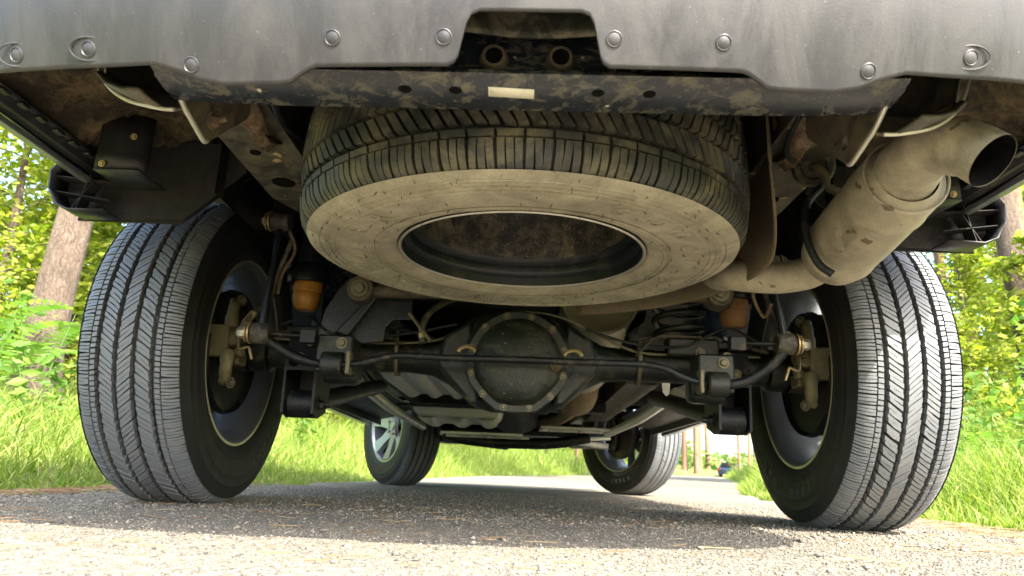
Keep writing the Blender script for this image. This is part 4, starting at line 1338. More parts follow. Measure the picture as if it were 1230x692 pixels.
# centre muffler with its rolled end, and the catalyst ahead of it
A, B = Vector((0.232, 2.00, 0.600)), Vector((0.240, 2.70, 0.503))
D = B - A
m2 = MB().lathe([(0.004, 0.0), (0.006, 0.060), (0.0, 0.095), (-0.006, 0.106), (-0.004, 0.1125), (0.004, 0.114), (0.012, 0.110), (D.length - 0.02, 0.110), (D.length, 0.10), (D.length + 0.05, 0.05), (D.length + 0.05, 0)], A, D, 48)
m2o = obj('centre_muffler', m2, 'resonator', VEH)
m2o['label'] = 'large olive round muffler ahead of the axle'
obj('muffler_outlet', MB().tube(crom([A + Vector((0, 0.02, 0.0)), A + Vector((0.0, -0.04, 0.004)), A + Vector((0.02, -0.09, 0.03))], 5), 0.031, 22), 'exhaust_rust', m2o)
cat = MB().lathe([(0, 0.03), (0.03, 0.055), (0.08, 0.085), (0.20, 0.090), (0.26, 0.088), (0.30, 0.070), (0.34, 0.040), (0.40, 0.034)], (0.240, 2.72, 0.478), (0.02, 0.90, -0.20), 34)
obj('catalyst', cat, 'exhaust_rust', VEH)
obj('down_pipe', MB().tube(crom([(0.248, 3.06, 0.402), (0.25, 3.4, 0.385), (0.20, 3.75, 0.375), (0.12, 4.0, 0.40), (0.10, 4.2, 0.5)], 5), 0.030, 16), 'exhaust_rust', VEH)

# ---- drive shaft, tank, skid plates, gearbox and front axle parts
dsf = MB().tube([(0.0, 1.99, 0.372), (0.0, 2.03, 0.374), (0.0, 2.05, 0.374), (0.0, 3.0, 0.43)], [0.045, 0.045, 0.034, 0.034], 22)
obj('drive_shaft', dsf, 'black_metal', VEH)


def ribbed_pan(name, x0, x1, y0, y1, z, depth, nrib, mat, label=None):
    """a pressed pan: sloping rim, flat floor with raised pressings"""
    mb = MB()
    r = 0.05
    lv = [(0, 0.0), (r * 0.25, -depth * 0.6), (r * 0.6, -depth * 0.92), (r, -depth)]
    rows = []
    for ins_, dz in lv:
        c = 0.03
        ring = []
        xa, xb, ya, yb = x0 + ins_, x1 - ins_, y0 + ins_, y1 - ins_
        for (cx, cy, a0) in ((xb - c, yb - c, 0), (xa + c, yb - c, 90), (xa + c, ya + c, 180), (xb - c, ya + c, 270)):
            for a in np.radians(np.linspace(a0, a0 + 90, 6)):
                ring.append(Vector((cx + c * math.cos(a), cy + c * math.sin(a), z + dz)))
        ring.append(ring[0])
        rows.append(ring)
    mb.grid(rows)
    k = len(rows[0])
    o0 = (len(rows) - 1) * k
    mb.f.append(tuple(o0 + i for i in range(k - 1)))
    o = obj(name, mb, mat, VEH, angle=50)
    if label:
        o['label'] = label
    for i in range(nrib):
        x = x0 + (x1 - x0) * (i + 0.5) / nrib
        w = (x1 - x0) / nrib * 0.30
        rb_ = MB()
        ys_ = [y0 + 0.03, y0 + 0.06, y0 + 0.09, y1 - 0.09, y1 - 0.06, y1 - 0.03]
        hz = [0.004, 0.014, 0.020, 0.020, 0.014, 0.004]
        rb_.grid([[Vector((x + u * w, yy, z - depth - h * (1 - abs(u) ** 3))) for u in (-1, -0.8, -0.4, 0, 0.4, 0.8, 1)] for yy, h in zip(ys_, hz)])
        obj('pressing', rb_, mat, o, angle=60)
    return o


ribbed_pan('fuel_tank_shield', -0.47, -0.10, 2.25, 2.98, 0.455, 0.055, 4, 'alu_pan', 'ribbed pale metal tank shield left of the differential')
obj('fuel_tank', MB().box((-0.285, 2.62, 0.475), (0.38, 0.72, 0.06)), 'black_metal', VEH, bevel=0.02)
ribbed_pan('transfer_skid', -0.46, -0.06, 3.12, 3.62, 0.380, 0.055, 3, 'alu_pan', 'pale pressed skid plate ahead of the tank shield')
obj('tank_strap', MB().box((-0.285, 3.05, 0.365), (0.44, 0.045, 0.012)), 'black_metal', VEH, bevel=0.003)
gb = MB()
gb.lathe([(0, 0.0), (0, 0.10), (0.2, 0.12), (0.5, 0.13), (0.8, 0.17), (1.0, 0.20), (1.0, 0.0)], (0.0, 3.0, 0.49), (0, 1, 0.02), 26)
obj('gearbox', gb, 'black_metal', VEH)
obj('oil_pan', MB().box((0.02, 4.35, 0.42), (0.30, 0.45, 0.18)), 'black_metal', VEH, bevel=0.03)
gcm = MB()
gcm.box((0.0, 3.22, 0.395), (0.80, 0.09, 0.045))
gcm.box((0.0, 3.22, 0.425), (0.80, 0.12, 0.008))
obj('gearbox_crossmember', gcm, 'black_metal', VEH, bevel=0.006)
# front subframe
sf = MB()
sf.tube(crom([(-0.40, 4.05, 0.300), (-0.25, 4.05, 0.270), (0.0, 4.05, 0.262), (0.25, 4.05, 0.275), (0.42, 4.05, 0.310)], 5), 0.030, 14)
sf.tube(crom([(-0.40, 4.75, 0.330), (-0.2, 4.75, 0.295), (0.2, 4.75, 0.295), (0.40, 4.75, 0.330)], 5), 0.035, 14)
sf.box((0, 4.40, 0.325), (0.70, 0.62, 0.03))
obj('front_subframe', sf, 'black_metal', VEH, bevel=0.006)
fd = MB().lathe([(-0.20, 0.035), (-0.12, 0.05), (-0.09, 0.075), (0.05, 0.085), (0.09, 0.06), (0.2, 0.035)], (-0.10, 4.55, 0.325), (1, 0, 0), 24)
obj('front_differential', fd, 'black_metal', VEH)
sp = MB()
for i in range(4):
    x = -0.33 + i * 0.095
    sp.prism([(x, 3.70), (x + 0.05, 3.70), (x + 0.085, 3.98), (x + 0.035, 3.98)], 0.006, ((0, 0, 0.285), (1, 0, 0), (0, 1, 0), (0, 0, 1)))
sp.box((-0.17, 3.69, 0.2885), (0.42, 0.03, 0.013))
sp.box((-0.15, 3.99, 0.2885), (0.46, 0.03, 0.013))
obj('slotted_skid_plate', sp, 'alu_pan', VEH, bevel=0.002)
lad = MB()
for x in (0.16, 0.26, 0.36, 0.46):
    lad.box((x, 3.80, 0.333), (0.022, 0.26, 0.010))
lad.box((0.31, 3.68, 0.333), (0.36, 0.03, 0.013))
lad.box((0.31, 3.92, 0.333), (0.36, 0.03, 0.013))
obj('ladder_brace', lad, 'alu_pan', VEH, bevel=0.002)
obj('steering_rod', MB().tube([(-0.58, 4.40, 0.33), (-0.3, 4.36, 0.305), (0.3, 4.36, 0.305), (0.58, 4.40, 0.33)], 0.013, 10), 'alu_pan', VEH)
for s in (-1, 1):
    ca = MB()
    ca.prism([(s * 0.36, 4.25), (s * 0.36, 4.32), (s * 0.52, 4.52), (s * 0.60, 4.60), (s * 0.64, 4.66), (s * 0.60, 4.72), (s * 0.50, 4.70), (s * 0.38, 4.85), (s * 0.36, 4.78), (s * 0.46, 4.60)], 0.035, ((0, 0, 0.272), (1, 0, 0), (0, 1, 0), (0, 0, 1)))
    obj('front_control_arm', ca, 'alu_pan' if s > 0 else 'black_metal', VEH, bevel=0.008)
    obj('front_knuckle', MB().tube(crom([(s * 0.62, 4.62, 0.27), (s * 0.64, 4.62, 0.37), (s * 0.61, 4.62, 0.50), (s * 0.56, 4.62, 0.62)], 4), 0.035, 14), 'black_metal', VEH)
    obj('front_brake_disc', MB().lathe([(0, 0.0), (0, 0.152), (0.026, 0.152), (0.026, 0)], (s * 0.66, FA, WZ), (s, s * 0.5 * s, 0), 44), 'disc', VEH)
    dr = MB().tube([(s * 0.12, 4.55, 0.335), (s * 0.64, 4.61, 0.365)], 0.018, 12)
    obj('front_drive_shaft', dr, 'black_metal', VEH)
    # sill flange and long inner sill
    sl = MB()
    sl.grid([[Vector((s * x, y, z)) for x, z in ((0.60, 0.430), (0.70, 0.385), (0.78, 0.365), (0.835, 0.362))] for y in (2.26, 2.9, 3.5, 4.1)])
    obj('inner_sill', sl, 'black_metal', VEH, angle=50)
    obj('sill_flange', MB().box((s * 0.770, 3.18, 0.352), (0.010, 1.84, 0.03)), 'black_metal', VEH)
    # long pale pipe bundle / running brace beside the rail
    ob = MB().tube([(s * 0.53, 2.35, 0.375), (s * 0.52, 3.0, 0.340), (s * 0.50, 3.9, 0.325)], 0.020, 12)
    obj('brake_line_tray', ob, 'alu_pan', VEH)
    # inner front wheel wall
    iw = MB().grid([[Vector((s * 0.52, y, z)) for z in (0.50, 0.75, 0.95)] for y in (4.0, 4.4, 4.9, 5.35)])
    obj('front_wheel_wall', iw, 'black_metal', VEH)
    ln2 = MB()
    ang = np.radians(np.linspace(165, 15, 20))
    ln2.grid([[Vector((s * x, FA + 0.468 * math.cos(a), WZ + 0.468 * math.sin(a))) for x in (0.52, 0.7, 0.86)] for a in ang])
    obj('front_wheel_liner', ln2, 'liner', VEH, angle=60)

# ---- cables, wires and small pipes that clutter the underside
clutter = [
    ('parking_brake_cable', 'hose', 0.005, [(-0.60, 1.68, 0.40), (-0.45, 1.78, 0.44), (-0.30, 1.95, 0.47), (-0.15, 2.3, 0.46), (-0.08, 2.9, 0.42)]),
    ('parking_brake_cable', 'hose', 0.005, [(0.60, 1.68, 0.40), (0.47, 1.80, 0.45), (0.33, 1.98, 0.44), (0.12, 2.35, 0.43), (0.04, 2.9, 0.42)]),
    ('speed_sensor_wire', 'black_metal', 0.0035, [(0.57, 1.66, 0.42), (0.50, 1.68, 0.455), (0.40, 1.69, 0.41), (0.28, 1.695, 0.412), (0.16, 1.68, 0.44)]),
    ('speed_sensor_wire', 'black_metal', 0.0035, [(-0.57, 1.66, 0.42), (-0.50, 1.66, 0.44), (-0.44, 1.64, 0.40), (-0.30, 1.69, 0.41), (-0.15, 1.68, 0.44)]),
    ('fuel_line', 'zinc', 0.005, [(-0.50, 2.30, 0.42), (-0.505, 2.7, 0.395), (-0.50, 3.4, 0.385), (-0.48, 4.0, 0.39)]),
    ('fuel_line', 'black_clean', 0.006, [(-0.52, 2.30, 0.42), (-0.525, 2.7, 0.395), (-0.52, 3.4, 0.385), (-0.50, 4.0, 0.39)]),
    ('heat_pipe', 'exhaust_rust', 0.012, [(0.08, 2.3, 0.40), (0.12, 2.6, 0.37), (0.13, 2.9, 0.365), (0.06, 3.1, 0.37)]),
    ('tail_wiring', 'black_clean', 0.006, [(-0.36, 0.78, 0.66), (-0.37, 0.95, 0.60), (-0.385, 1.12, 0.64), (-0.38, 1.4, 0.69)]),
    ('tail_wiring', 'black_clean', 0.004, [(0.37, 0.78, 0.60), (0.385, 0.95, 0.585), (0.43, 1.05, 0.60), (0.53, 1.2, 0.66)]),
]
for nm, m_, r_, p_ in clutter:
    obj(nm, MB().tube(crom(p_, 7), r_, 8), m_, VEH)
for s in (-1, 1):
    for x, y, z in ((0.52, 1.69, 0.345), (0.50, 1.69, 0.385), (0.44, 1.705, 0.395)):
        h = MB()
        hexbolt(h, (s * x, y - 0.012, z), (0, -1, 0), 0.008, 0.007)
        obj('bracket_bolt', h, 'bolt', VEH)
    ub = MB().tube(crom([(s * 0.30, 1.725, 0.425), (s * 0.30, 1.722, 0.37), (s * 0.30, 1.745, 0.328), (s * 0.30, 1.785, 0.328)], 5), 0.006, 8)
    obj('tube_strap', ub, 'bolt', VEH)
tabm = MB().prism([(0.355, 0.325), (0.375, 0.325), (0.373, 0.300), (0.366, 0.293), (0.357, 0.302)], 0.003, ((0, 1.735, 0), (1, 0, 0), (0, 0, 1), (0, 1, 0)))
obj('hanging_tab', tabm, 'zinc', VEH, smooth=False)
# cross-shaft plates between rails ahead of the axle
cmb = MB().box((0, 2.16, 0.625), (0.80, 0.09, 0.05))
obj('rail_crossmember', cmb, 'black_metal', VEH, bevel=0.008)

# ------------------------------------------------------------------ vegetation and litter (numpy meshes)
def np_obj(name, V, F, mat, parent=None, loc=(0, 0, 0), smooth=False):
    """V (n,3), F (m,k) faces of equal size"""
    me = bpy.data.meshes.new(name)
    me.vertices.add(len(V))
    me.vertices.foreach_set('co', np.ascontiguousarray(V, np.float32).ravel())
    k = F.shape[1]
    me.loops.add(F.size)
    me.loops.foreach_set('vertex_index', np.ascontiguousarray(F, np.int32).ravel())
    me.polygons.add(len(F))
    me.polygons.foreach_set('loop_start', np.arange(0, F.size, k, dtype=np.int32))
    me.polygons.foreach_set('loop_total', np.full(len(F), k, np.int32))
    me.update(calc_edges=True)
    me.materials.append(MAT[mat])
    if smooth:
        me.shade_smooth()
    o = bpy.data.objects.new(name, me)
    COL.objects.link(o)
    o.location = loc
    if parent is not None:
        o.parent = parent
    return o


def blades(P, H, W, lean):
    """grass blades: 3 segments tapering to a point; returns V,F (quads, tip degenerate-free)"""
    n = len(P)
    az = rng.uniform(0, 2 * PI, n)
    side = np.stack([np.cos(az), np.sin(az), np.zeros(n)], 1)
    la = rng.uniform(0, 2 * PI, n)
    ld = np.stack([np.cos(la), np.sin(la), np.zeros(n)], 1)
    V = np.zeros((n, 7, 3))
    up = np.array([0, 0, 1.0])
    for i, (t, w) in enumerate(((0, 1.0), (0.4, 0.85), (0.75, 0.55))):
        c = P + up * (H * t * (1 - 0.25 * lean * t))[:, None] + ld * (H * lean * t * t)[:, None]
        V[:, 2 * i] = c - side * (W * w)[:, None]
        V[:, 2 * i + 1] = c + side * (W * w)[:, None]
    V[:, 6] = P + up * (H * (1 - 0.25 * lean))[:, None] + ld * (H * lean)[:, None]
    b = (np.arange(n) * 7)[:, None]
    q = np.concatenate([b + [0, 1, 3, 2], b + [2, 3, 5, 4]])
    t = b + [4, 5, 6]
    tri = np.concatenate([q[:, [0, 1, 2]], q[:, [0, 2, 3]], t])
    return V.reshape(-1, 3), tri


def verge(n, y0, y1, side, d0, d1, hmin, hmax, wid, pw=1.6):
    y = y0 + (y1 - y0) * rng.random(n) ** 1.3
    d = d0 + (d1 - d0) * rng.random(n) ** pw
    x = xc(y) + side * (halfw(y) + d)
    clump = 0.55 + 0.45 * np.sin(x * 3.1 + 1.3 * np.sin(y * 2.3)) * np.sin(y * 2.7 + x)
    edge = np.clip(d / 0.5, 0.22, 1)
    H = (hmin + (hmax - hmin) * rng.random(n) ** 1.5) * (0.6 + 0.6 * clump) * edge
    P = np.stack([x, y, zg(x, y) - 0.01], 1)
    return blades(P, H, wid * rng.uniform(0.6, 1.3, n), rng.uniform(0.2, 1.1, n))


def join(parts):
    V, F, o = [], [], 0
    for v, f in parts:
        V.append(v)
        F.append(f + o)
        o += len(v)
    return np.concatenate(V), np.concatenate(F)


V, F = join([verge(34000, 1.6, 7, -1, 0.0, 3.2, 0.07, 0.27, 0.0030), verge(30000, 7, 22, -1, 0.0, 6, 0.12, 0.62, 0.005), verge(6000, -1.5, 2, -1, 0.1, 3, 0.1, 0.4, 0.004),
             verge(9000, 20, 60, -1, 0.0, 8, 0.3, 1.0, 0.012)])
tag(np_obj('grass', V, F, 'grass'), 'bright yellow-green verge grass on the bank left of the lane', 'grass', kind='stuff')
V, F = join([verge(38000, 1.4, 7, 1, 0.05, 3.4, 0.09, 0.40, 0.0031), verge(28000, 6, 22, 1, 0.0, 7, 0.15, 0.85, 0.005), verge(5000, -1.5, 2, 1, 0.1, 3, 0.1, 0.4, 0.004),
             verge(9000, 20, 60, 1, 0.0, 8, 0.3, 0.9, 0.012)])
tag(np_obj('grass', V, F, 'grass'), 'tall bright grass on the verge right of the lane', 'grass', kind='stuff')


def leaves(C, size, flat=0.5, asp=0.5):
    """folded diamond leaves at centres C"""
    n = len(C)
    d = rng.normal(size=(n, 3))
    d[:, 2] *= flat
    d /= np.linalg.norm(d, axis=1)[:, None]
    u = rng.normal(size=(n, 3))
    u[:, 2] *= 0.6
    u -= d * (u * d).sum(1)[:, None]
    u /= np.linalg.norm(u, axis=1)[:, None]
    w = np.cross(d, u)
    s = size * rng.uniform(0.6, 1.35, n)[:, None]
    V = np.stack([C - d * s * 0.5, C - d * s * 0.05 + u * s * asp * 0.5 + w * s * 0.08, C + d * s * 0.5, C - d * s * 0.05 - u * s * asp * 0.5 + w * s * 0.08], 1)
    b = (np.arange(n) * 4)[:, None]
    F = np.concatenate([b + [0, 1, 2], b + [0, 2, 3]])
    return V.reshape(-1, 3), F


ORD = ['first', 'second', 'third', 'fourth', 'fifth', 'sixth', 'seventh', 'eighth', 'ninth', 'tenth', 'eleventh', 'twelfth', 'thirteenth', 'fourteenth', 'fifteenth', 'sixteenth', 'seventeenth', 'eighteenth', 'nineteenth', 'twentieth', 'twenty-first']


def rank(items, key):
    order = sorted(range(len(items)), key=lambda i: key(items[i]))
    return {i: ORD[k] for k, i in enumerate(order)}


def sapling_proto(h, rad, nbr, nleaf, size, seed, base=0.1):
    r = np.random.default_rng(seed)
    mb = MB()
    bend = r.uniform(-0.25, 0.25, 2)
    trunk = [Vector((bend[0] * t * t * h * 0.3, bend[1] * t * t * h * 0.3, h * t)) for t in np.linspace(0, 1, 8)]
    mb.tube(trunk, [max(0.004, 0.012 * h * (1 - 0.85 * t)) for t in np.linspace(0, 1, 8)], 7)
    cs = []
    for k in range(nbr):
        t = base + (1 - base) * (k + r.random()) / nbr
        i = min(6, int(t * 7))
        p = trunk[i].lerp(trunk[i + 1], t * 7 - i)
        a = r.uniform(0, 2 * PI)
        L = rad * (0.45 + 0.65 * r.random()) * (1.05 - 0.6 * t)
        d = Vector((math.cos(a), math.sin(a), r.uniform(0.0, 0.7)))
        pts = [p, p + d * L * 0.4, p + d * L * 0.75 + Vector((0, 0, -0.05 * L)), p + d * L + Vector((0, 0, -0.15 * L))]
        mb.tube(pts, [0.008, 0.006, 0.004, 0.002], 5, caps=False)
        m = max(6, int(nleaf / nbr))
        tt = 0.2 + 0.85 * r.random(m)
        base_p = np.array([list(pts[0] + (pts[3] - pts[0]) * float(q)) for q in tt])
        cs.append(base_p + r.normal(size=(m, 3)) * np.array([0.16, 0.16, 0.11]) * L * 0.9)
    return mb, leaves(np.concatenate(cs), size, 0.35, 0.55)


sap = []
for i, (h, rad, nb, nl, sz) in enumerate(((3.6, 1.2, 36, 6500, 0.085), (4.6, 1.4, 42, 7500, 0.085), (2.4, 1.1, 28, 4500, 0.08), (5.2, 1.6, 46, 8500, 0.09))):
    mb, (v, f) = sapling_proto(h, rad, nb, nl, sz, 100 + i)
    me1 = mb.mesh('stem')
    me1.materials.append(MAT['bark'])
    o = np_obj('foliage', v, f, 'leaf')
    me2 = o.data
    bpy.data.objects.remove(o)
    sap.append((me1, me2))


def sapling(kind, x, y, rot, s, label, group):
    e = empty('sapling', (x, y, float(zg(x, y)) - 0.02))
    e.rotation_euler = (0, 0, rot)
    e.scale = (s, s, s)
    for nm, me in (('stem', sap[kind][0]), ('foliage', sap[kind][1])):
        o = bpy.data.objects.new(nm, me)
        COL.objects.link(o)
        o.parent = e
    tag(e, label, 'sapling', group)


LS = ((3, -5.6, 7.4, 1.0), (1, -4.7, 8.6, 0.9), (0, -6.8, 6.6, 1.0), (2, -3.9, 7.6, 0.9), (1, -6.3, 9.6, 1.1), (3, -7.9, 9.0, 1.0), (0, -4.3, 10.6, 1.0), (2, -5.2, 6.2, 0.75),
      (3, -5.3, 12.5, 1.1), (1, -8.4, 12.5, 1.1), (0, -3.4, 13.0, 0.9), (2, -3.3, 10.0, 0.7), (3, -10.0, 11.0, 1.2), (1, -5.9, 5.4, 0.85), (3, -7.2, 11.2, 1.5), (3, -5.6, 10.2, 1.45), (1, -9.2, 9.8, 1.5))
rk = rank(LS, lambda q: q[1] / q[2])
for i, (k, x, y, s) in enumerate(LS):
    sapling(k, x, y, i * 1.3, s, 'yellow-green leafy sapling, %s from the left in the thicket around the grey-barked tree' % rk[i], 'leafy saplings in the thicket on the bank left of the lane')
BS = ((1, -2.6, 17.0, 1.0), (0, -4.0, 18.0, 1.1), (3, -1.6, 21.0, 1.0), (2, -0.6, 23.0, 1.2), (1, 1.2, 27.0, 1.1), (2, 3.0, 33.0, 0.7), (2, 5.4, 44.0, 0.8), (2, 14.9, 49.0, 0.55), (0, 15.8, 74.0, 0.8), (0, 18.4, 80.0, 0.9), (2, 20.2, 84.0, 1.1))
rk = rank(BS, lambda q: q[1] / q[2])
for i, (k, x, y, s) in enumerate(BS):
    sapling(k, x, y, i * 1.1, s, 'leafy sapling far beyond the front wheels, %s from the left at the bend' % rk[i], 'leafy saplings at the bend of the lane')
RS = ((2, 5.2, 6.6, 0.9), (0, 6.8, 8.6, 1.0), (1, 8.2, 9.8, 0.62), (2, 6.9, 10.6, 1.0), (3, 9.6, 12.0, 0.9), (0, 10.6, 15.0, 1.1), (1, 8.7, 13.5, 1.0), (2, 7.8, 7.6, 0.8), (0, 12.6, 17.0, 1.0), (3, 12.0, 14.0, 1.1), (1, 14.5, 20.0, 1.2), (2, 8.6, 16.0, 0.9), (3, 10.6, 13.2, 1.5), (1, 13.2, 18.5, 1.6))
rk = rank(RS, lambda q: -q[1] / q[2])
for i, (k, x, y, s) in enumerate(RS):
    sapling(k, x, y, i * 1.7 + 0.4, s, 'sunlit leafy sapling among the pines beyond the exhaust, %s from the right' % rk[i], 'leafy saplings in the open wood right of the lane')


# ---- trees with trunk and crown
def tree_proto(h, r0, seed, mat, crown0=0.55, nl=1500, lean=0.0, flare=0.5):
    g = np.random.default_rng(seed)
    mb = MB()
    n, ns = 26, 18
    ph = g.uniform(0, 6, 6)
    rows = []
    for i in range(n):
        t = i / (n - 1)
        z = h * t ** 1.5
        cx = lean * z + 0.03 * math.sin(z * 0.8 + ph[0]) * min(1, z)
        cy = 0.03 * math.sin(z * 0.7 + ph[1]) * min(1, z)
        rr = r0 * (1 - 0.75 * t ** 1.5) * (1 + flare * math.exp(-z / 0.25))
        row = []
        for j in range(ns + 1):
            a = 2 * PI * (j % ns) / ns
            k = 1 + 0.05 * math.sin(3 * a + ph[2] + z * 0.6) + 0.035 * math.sin(7 * a + ph[3] - z * 1.7) + flare * 0.35 * math.exp(-z / 0.22) * max(0, math.sin(2.5 * a + ph[4]))
            row.append(Vector((cx + rr * k * math.cos(a), cy + rr * k * math.sin(a), z - 0.1)))
        rows.append(row)
    mb.grid(rows)
    C = []
    for k in range(22):
        z = h * (crown0 + (1 - crown0) * (k + 0.5) / 22)
        a = g.uniform(0, 2 * PI)
        L = h * 0.16 * (1.1 - 0.7 * (k / 22)) * g.uniform(0.6, 1.2)
        b = Vector((lean * z, 0, z))
        e = b + Vector((math.cos(a) * L, math.sin(a) * L, 0.15 * L))
        mb.tube([b, b.lerp(e, 0.5) + Vector((0, 0, 0.06 * L)), e], [r0 * 0.22, r0 * 0.13, 0.01], 5, caps=False)
        m = nl // 22
        C.append(np.array([list(b.lerp(e, float(q))) for q in 0.25 + 0.85 * g.random(m)]) + g.normal(size=(m, 3)) * np.array([0.22, 0.22, 0.14]) * L)
    for k in range(5):   # dead stubs on the bare trunk
        z = h * g.uniform(0.06, crown0)
        a = g.uniform(0, 2 * PI)
        d = Vector((math.cos(a), math.sin(a), 0.2))
        b = Vector((lean * z, 0, z))
        mb.tube([b, b + d * (r0 + g.uniform(0.05, 0.5))], [0.018, 0.008], 5)
    return mb, leaves(np.concatenate(C), h * 0.028, 0.5, 0.45), mat


TP = []
for args in ((13, 0.165, 1, 'bark', 0.45, 2200, 0.06, 0.8), (16, 0.14, 2, 'pine_bark', 0.6, 1500, 0.0, 0.3), (15, 0.12, 3, 'pine_bark', 0.6, 1500, 0.012, 0.3), (14, 0.10, 4, 'pine_bark', 0.55, 1300, -0.015, 0.3), (15, 0.145, 5, 'bark', 0.55, 1500, -0.06, 0.3)):
    mb, (v, f), mat = tree_proto(*args)
    a = mb.mesh('trunk')
    a.materials.append(MAT[mat])
    a.shade_smooth()
    o = np_obj('crown', v, f, 'needles')
    b = o.data
    bpy.data.objects.remove(o)
    TP.append((a, b))


def tree(kind, x, y, rot, s, label, group=None, name='pine_tree'):
    e = empty(name, (x, y, float(zg(x, y))))
    e.rotation_euler = (0, 0, rot)
    e.scale = (s, s, s)
    for nm, me in (('trunk', TP[kind][0]), ('crown', TP[kind][1])):
        o = bpy.data.objects.new(nm, me)
        COL.objects.link(o)
        o.parent = e
    tag(e, label, 'tree', group)


tree(0, -4.12, 6.0, 0.0, 1.0, 'thick grey-barked tree with flared roots beside the shaded rear wheel', name='broadleaf_tree')
tree(4, 5.20, 7.0, 0.0, 0.95, 'pale leaning trunk nearest the exhaust outlet at the edge of the wood')
tree(2, 5.55, 7.5, 2.0, 1.1, 'second pale trunk close behind the leaning trunk beyond the exhaust outlet')
tree(1, 9.05, 14.0, 0.5, 1.0, 'straight orange-barked pine just outside the sunlit rear wheel')
tree(2, 9.85, 16.0, 1.5, 1.05, 'slim orange pine showing right beside the sunlit tyre shoulder')
PG = 'slender pines standing in the open wood right of the lane'
PS = ((3, 12.9, 20), (1, 12.9, 22), (2, 16.0, 26), (3, 15.4, 23), (1, 19.0, 27), (2, 18.0, 22), (3, 20.5, 31), (1, 23.5, 30), (3, 13.5, 17.5), (2, 11.5, 13.0))
rk = rank(PS, lambda q: -q[1] / q[2])
for i, (k, x, y) in enumerate(PS):
    tree(k, x, y, i * 0.9, 0.9 + 0.05 * (i % 5), 'slender orange-brown pine behind the sunlit saplings, %s from the right' % rk[i], PG)
FG = 'far pines along the bend of the lane'
FS = ((3, 14.2, 46), (2, 16.8, 52), (3, 18.8, 57), (3, 15.0, 72), (2, 16.6, 76), (3, 18.6, 83), (1, 19.8, 88), (3, 22.4, 90), (2, 16.9, 84), (3, 2.6, 30), (2, 3.6, 36), (1, 5.0, 42), (3, 1.2, 30), (1, -1.5, 28), (3, 6.6, 48), (2, 8.2, 55), (3, 10.2, 63), (2, 12.2, 70))
FS = FS[:3] + ((1, 17.3, 69), (1, 18.6, 73), (1, 19.9, 75), (1, 16.4, 70)) + FS[4:12] + FS[14:]
rk = rank(FS, lambda q: q[1] / q[2])
for i, (k, x, y) in enumerate(FS):
    tree(k, x, y, i * 1.1, (0.95 if y < 65 else 1.7) + 0.06 * (i % 4), 'far thin pine trunk beyond the bend of the lane, %s from the left' % rk[i], FG)
BG = 'trees in the wood behind the thicket'
WS = ((1, -7.6, 14), (2, -5.0, 15.5), (3, -10.5, 15), (1, -12, 19), (2, -8.0, 20), (3, -5.5, 22), (1, -14, 14), (2, -3.0, 24))
rk = rank(WS, lambda q: q[1] / q[2])
for i, (k, x, y) in enumerate(WS):
    tree(k, x, y, i * 1.4, 1.0, 'half-hidden pine trunk behind the leafy thicket, %s from the left' % rk[i], BG)

# broad-leaved trees that close the wood on both sides
BP = []
for i_, (h_, r_) in enumerate(((8.5, 0.11), (10.5, 0.13))):
    mb, _lv, _m = tree_proto(h_, r_, 40 + i_, 'bark', 0.12, 300, 0.01, 0.3)
    g_ = np.random.default_rng(60 + i_)
    cc = []
    for k in range(60):
        t_ = 0.10 + 0.9 * g_.random()
        a_ = g_.uniform(0, 2 * PI)
        L_ = h_ * 0.24 * (1.15 - t_) ** 0.6 * g_.uniform(0.3, 1.0)
        c_ = np.array([math.cos(a_) * L_, math.sin(a_) * L_, h_ * t_])
        cc.append(c_ + g_.normal(size=(170, 3)) * np.array([0.42, 0.42, 0.26]))
    a = mb.mesh('trunk')
    a.materials.append(MAT['bark'])
    v, f = leaves(np.concatenate(cc), 0.13, 0.4, 0.6)
    o = np_obj('crown', v, f, 'leaf')
    BP.append((a, o.data))
    bpy.data.objects.remove(o)
for side, spots in (('left', ((0, -9.0, 14.5), (1, -6.4, 17.0), (0, -11.5, 18.5), (1, -3.6, 21.5), (0, -13.5, 13.0), (1, -7.6, 22.0))), ('right', ((1, 15.0, 18.5), (0, 14.0, 25.0), (1, 18.6, 24.0), (0, 17.0, 15.5), (1, 12.2, 27.0), (0, 9.6, 20.5)))):
    rk = rank(spots, lambda q: q[1] / q[2])
    for i, (k, x, y) in enumerate(spots):
        e = empty('broadleaf_tree', (x, y, float(zg(x, y))))
        e.rotation_euler = (0, 0, i * 1.9)
        for nm, me in (('trunk', BP[k][0]), ('crown', BP[k][1])):
            o = bpy.data.objects.new(nm, me)
            COL.objects.link(o)
            o.parent = e
        tag(e, 'tall full-leaved tree closing the wood on the %s, %s from the left there' % (side, rk[i]), 'tree', 'leafy trees closing the wood on the %s of the lane' % side)

# far wood that reads as one mass
n = 26000
ang = rng.uniform(-0.75, 0.95, n)
dist = rng.uniform(55, 95, n)
X = np.sin(ang) * dist
Y = np.cos(ang) * dist
Hh = rng.random(n) ** 1.5 * (2.5 + 3.5 * (0.5 + 0.5 * np.sin(ang * 23) * np.sin(ang * 51 + 1))) + (rng.random(n) < 0.10) * rng.uniform(4, 16, n)
keep = (np.abs(X - xc(Y)) > 6) & ~((np.abs(ang - 0.255) < 0.07) & (Hh > 1.6))
C = np.stack([X, Y, zg(X, Y) + Hh], 1)[keep]
v1, f1 = leaves(C, 0.8, 0.6, 0.7)
tag(np_obj('forest', v1, f1, 'farleaf'), 'far green wood closing off the view beyond the bend', 'forest', kind='stuff')

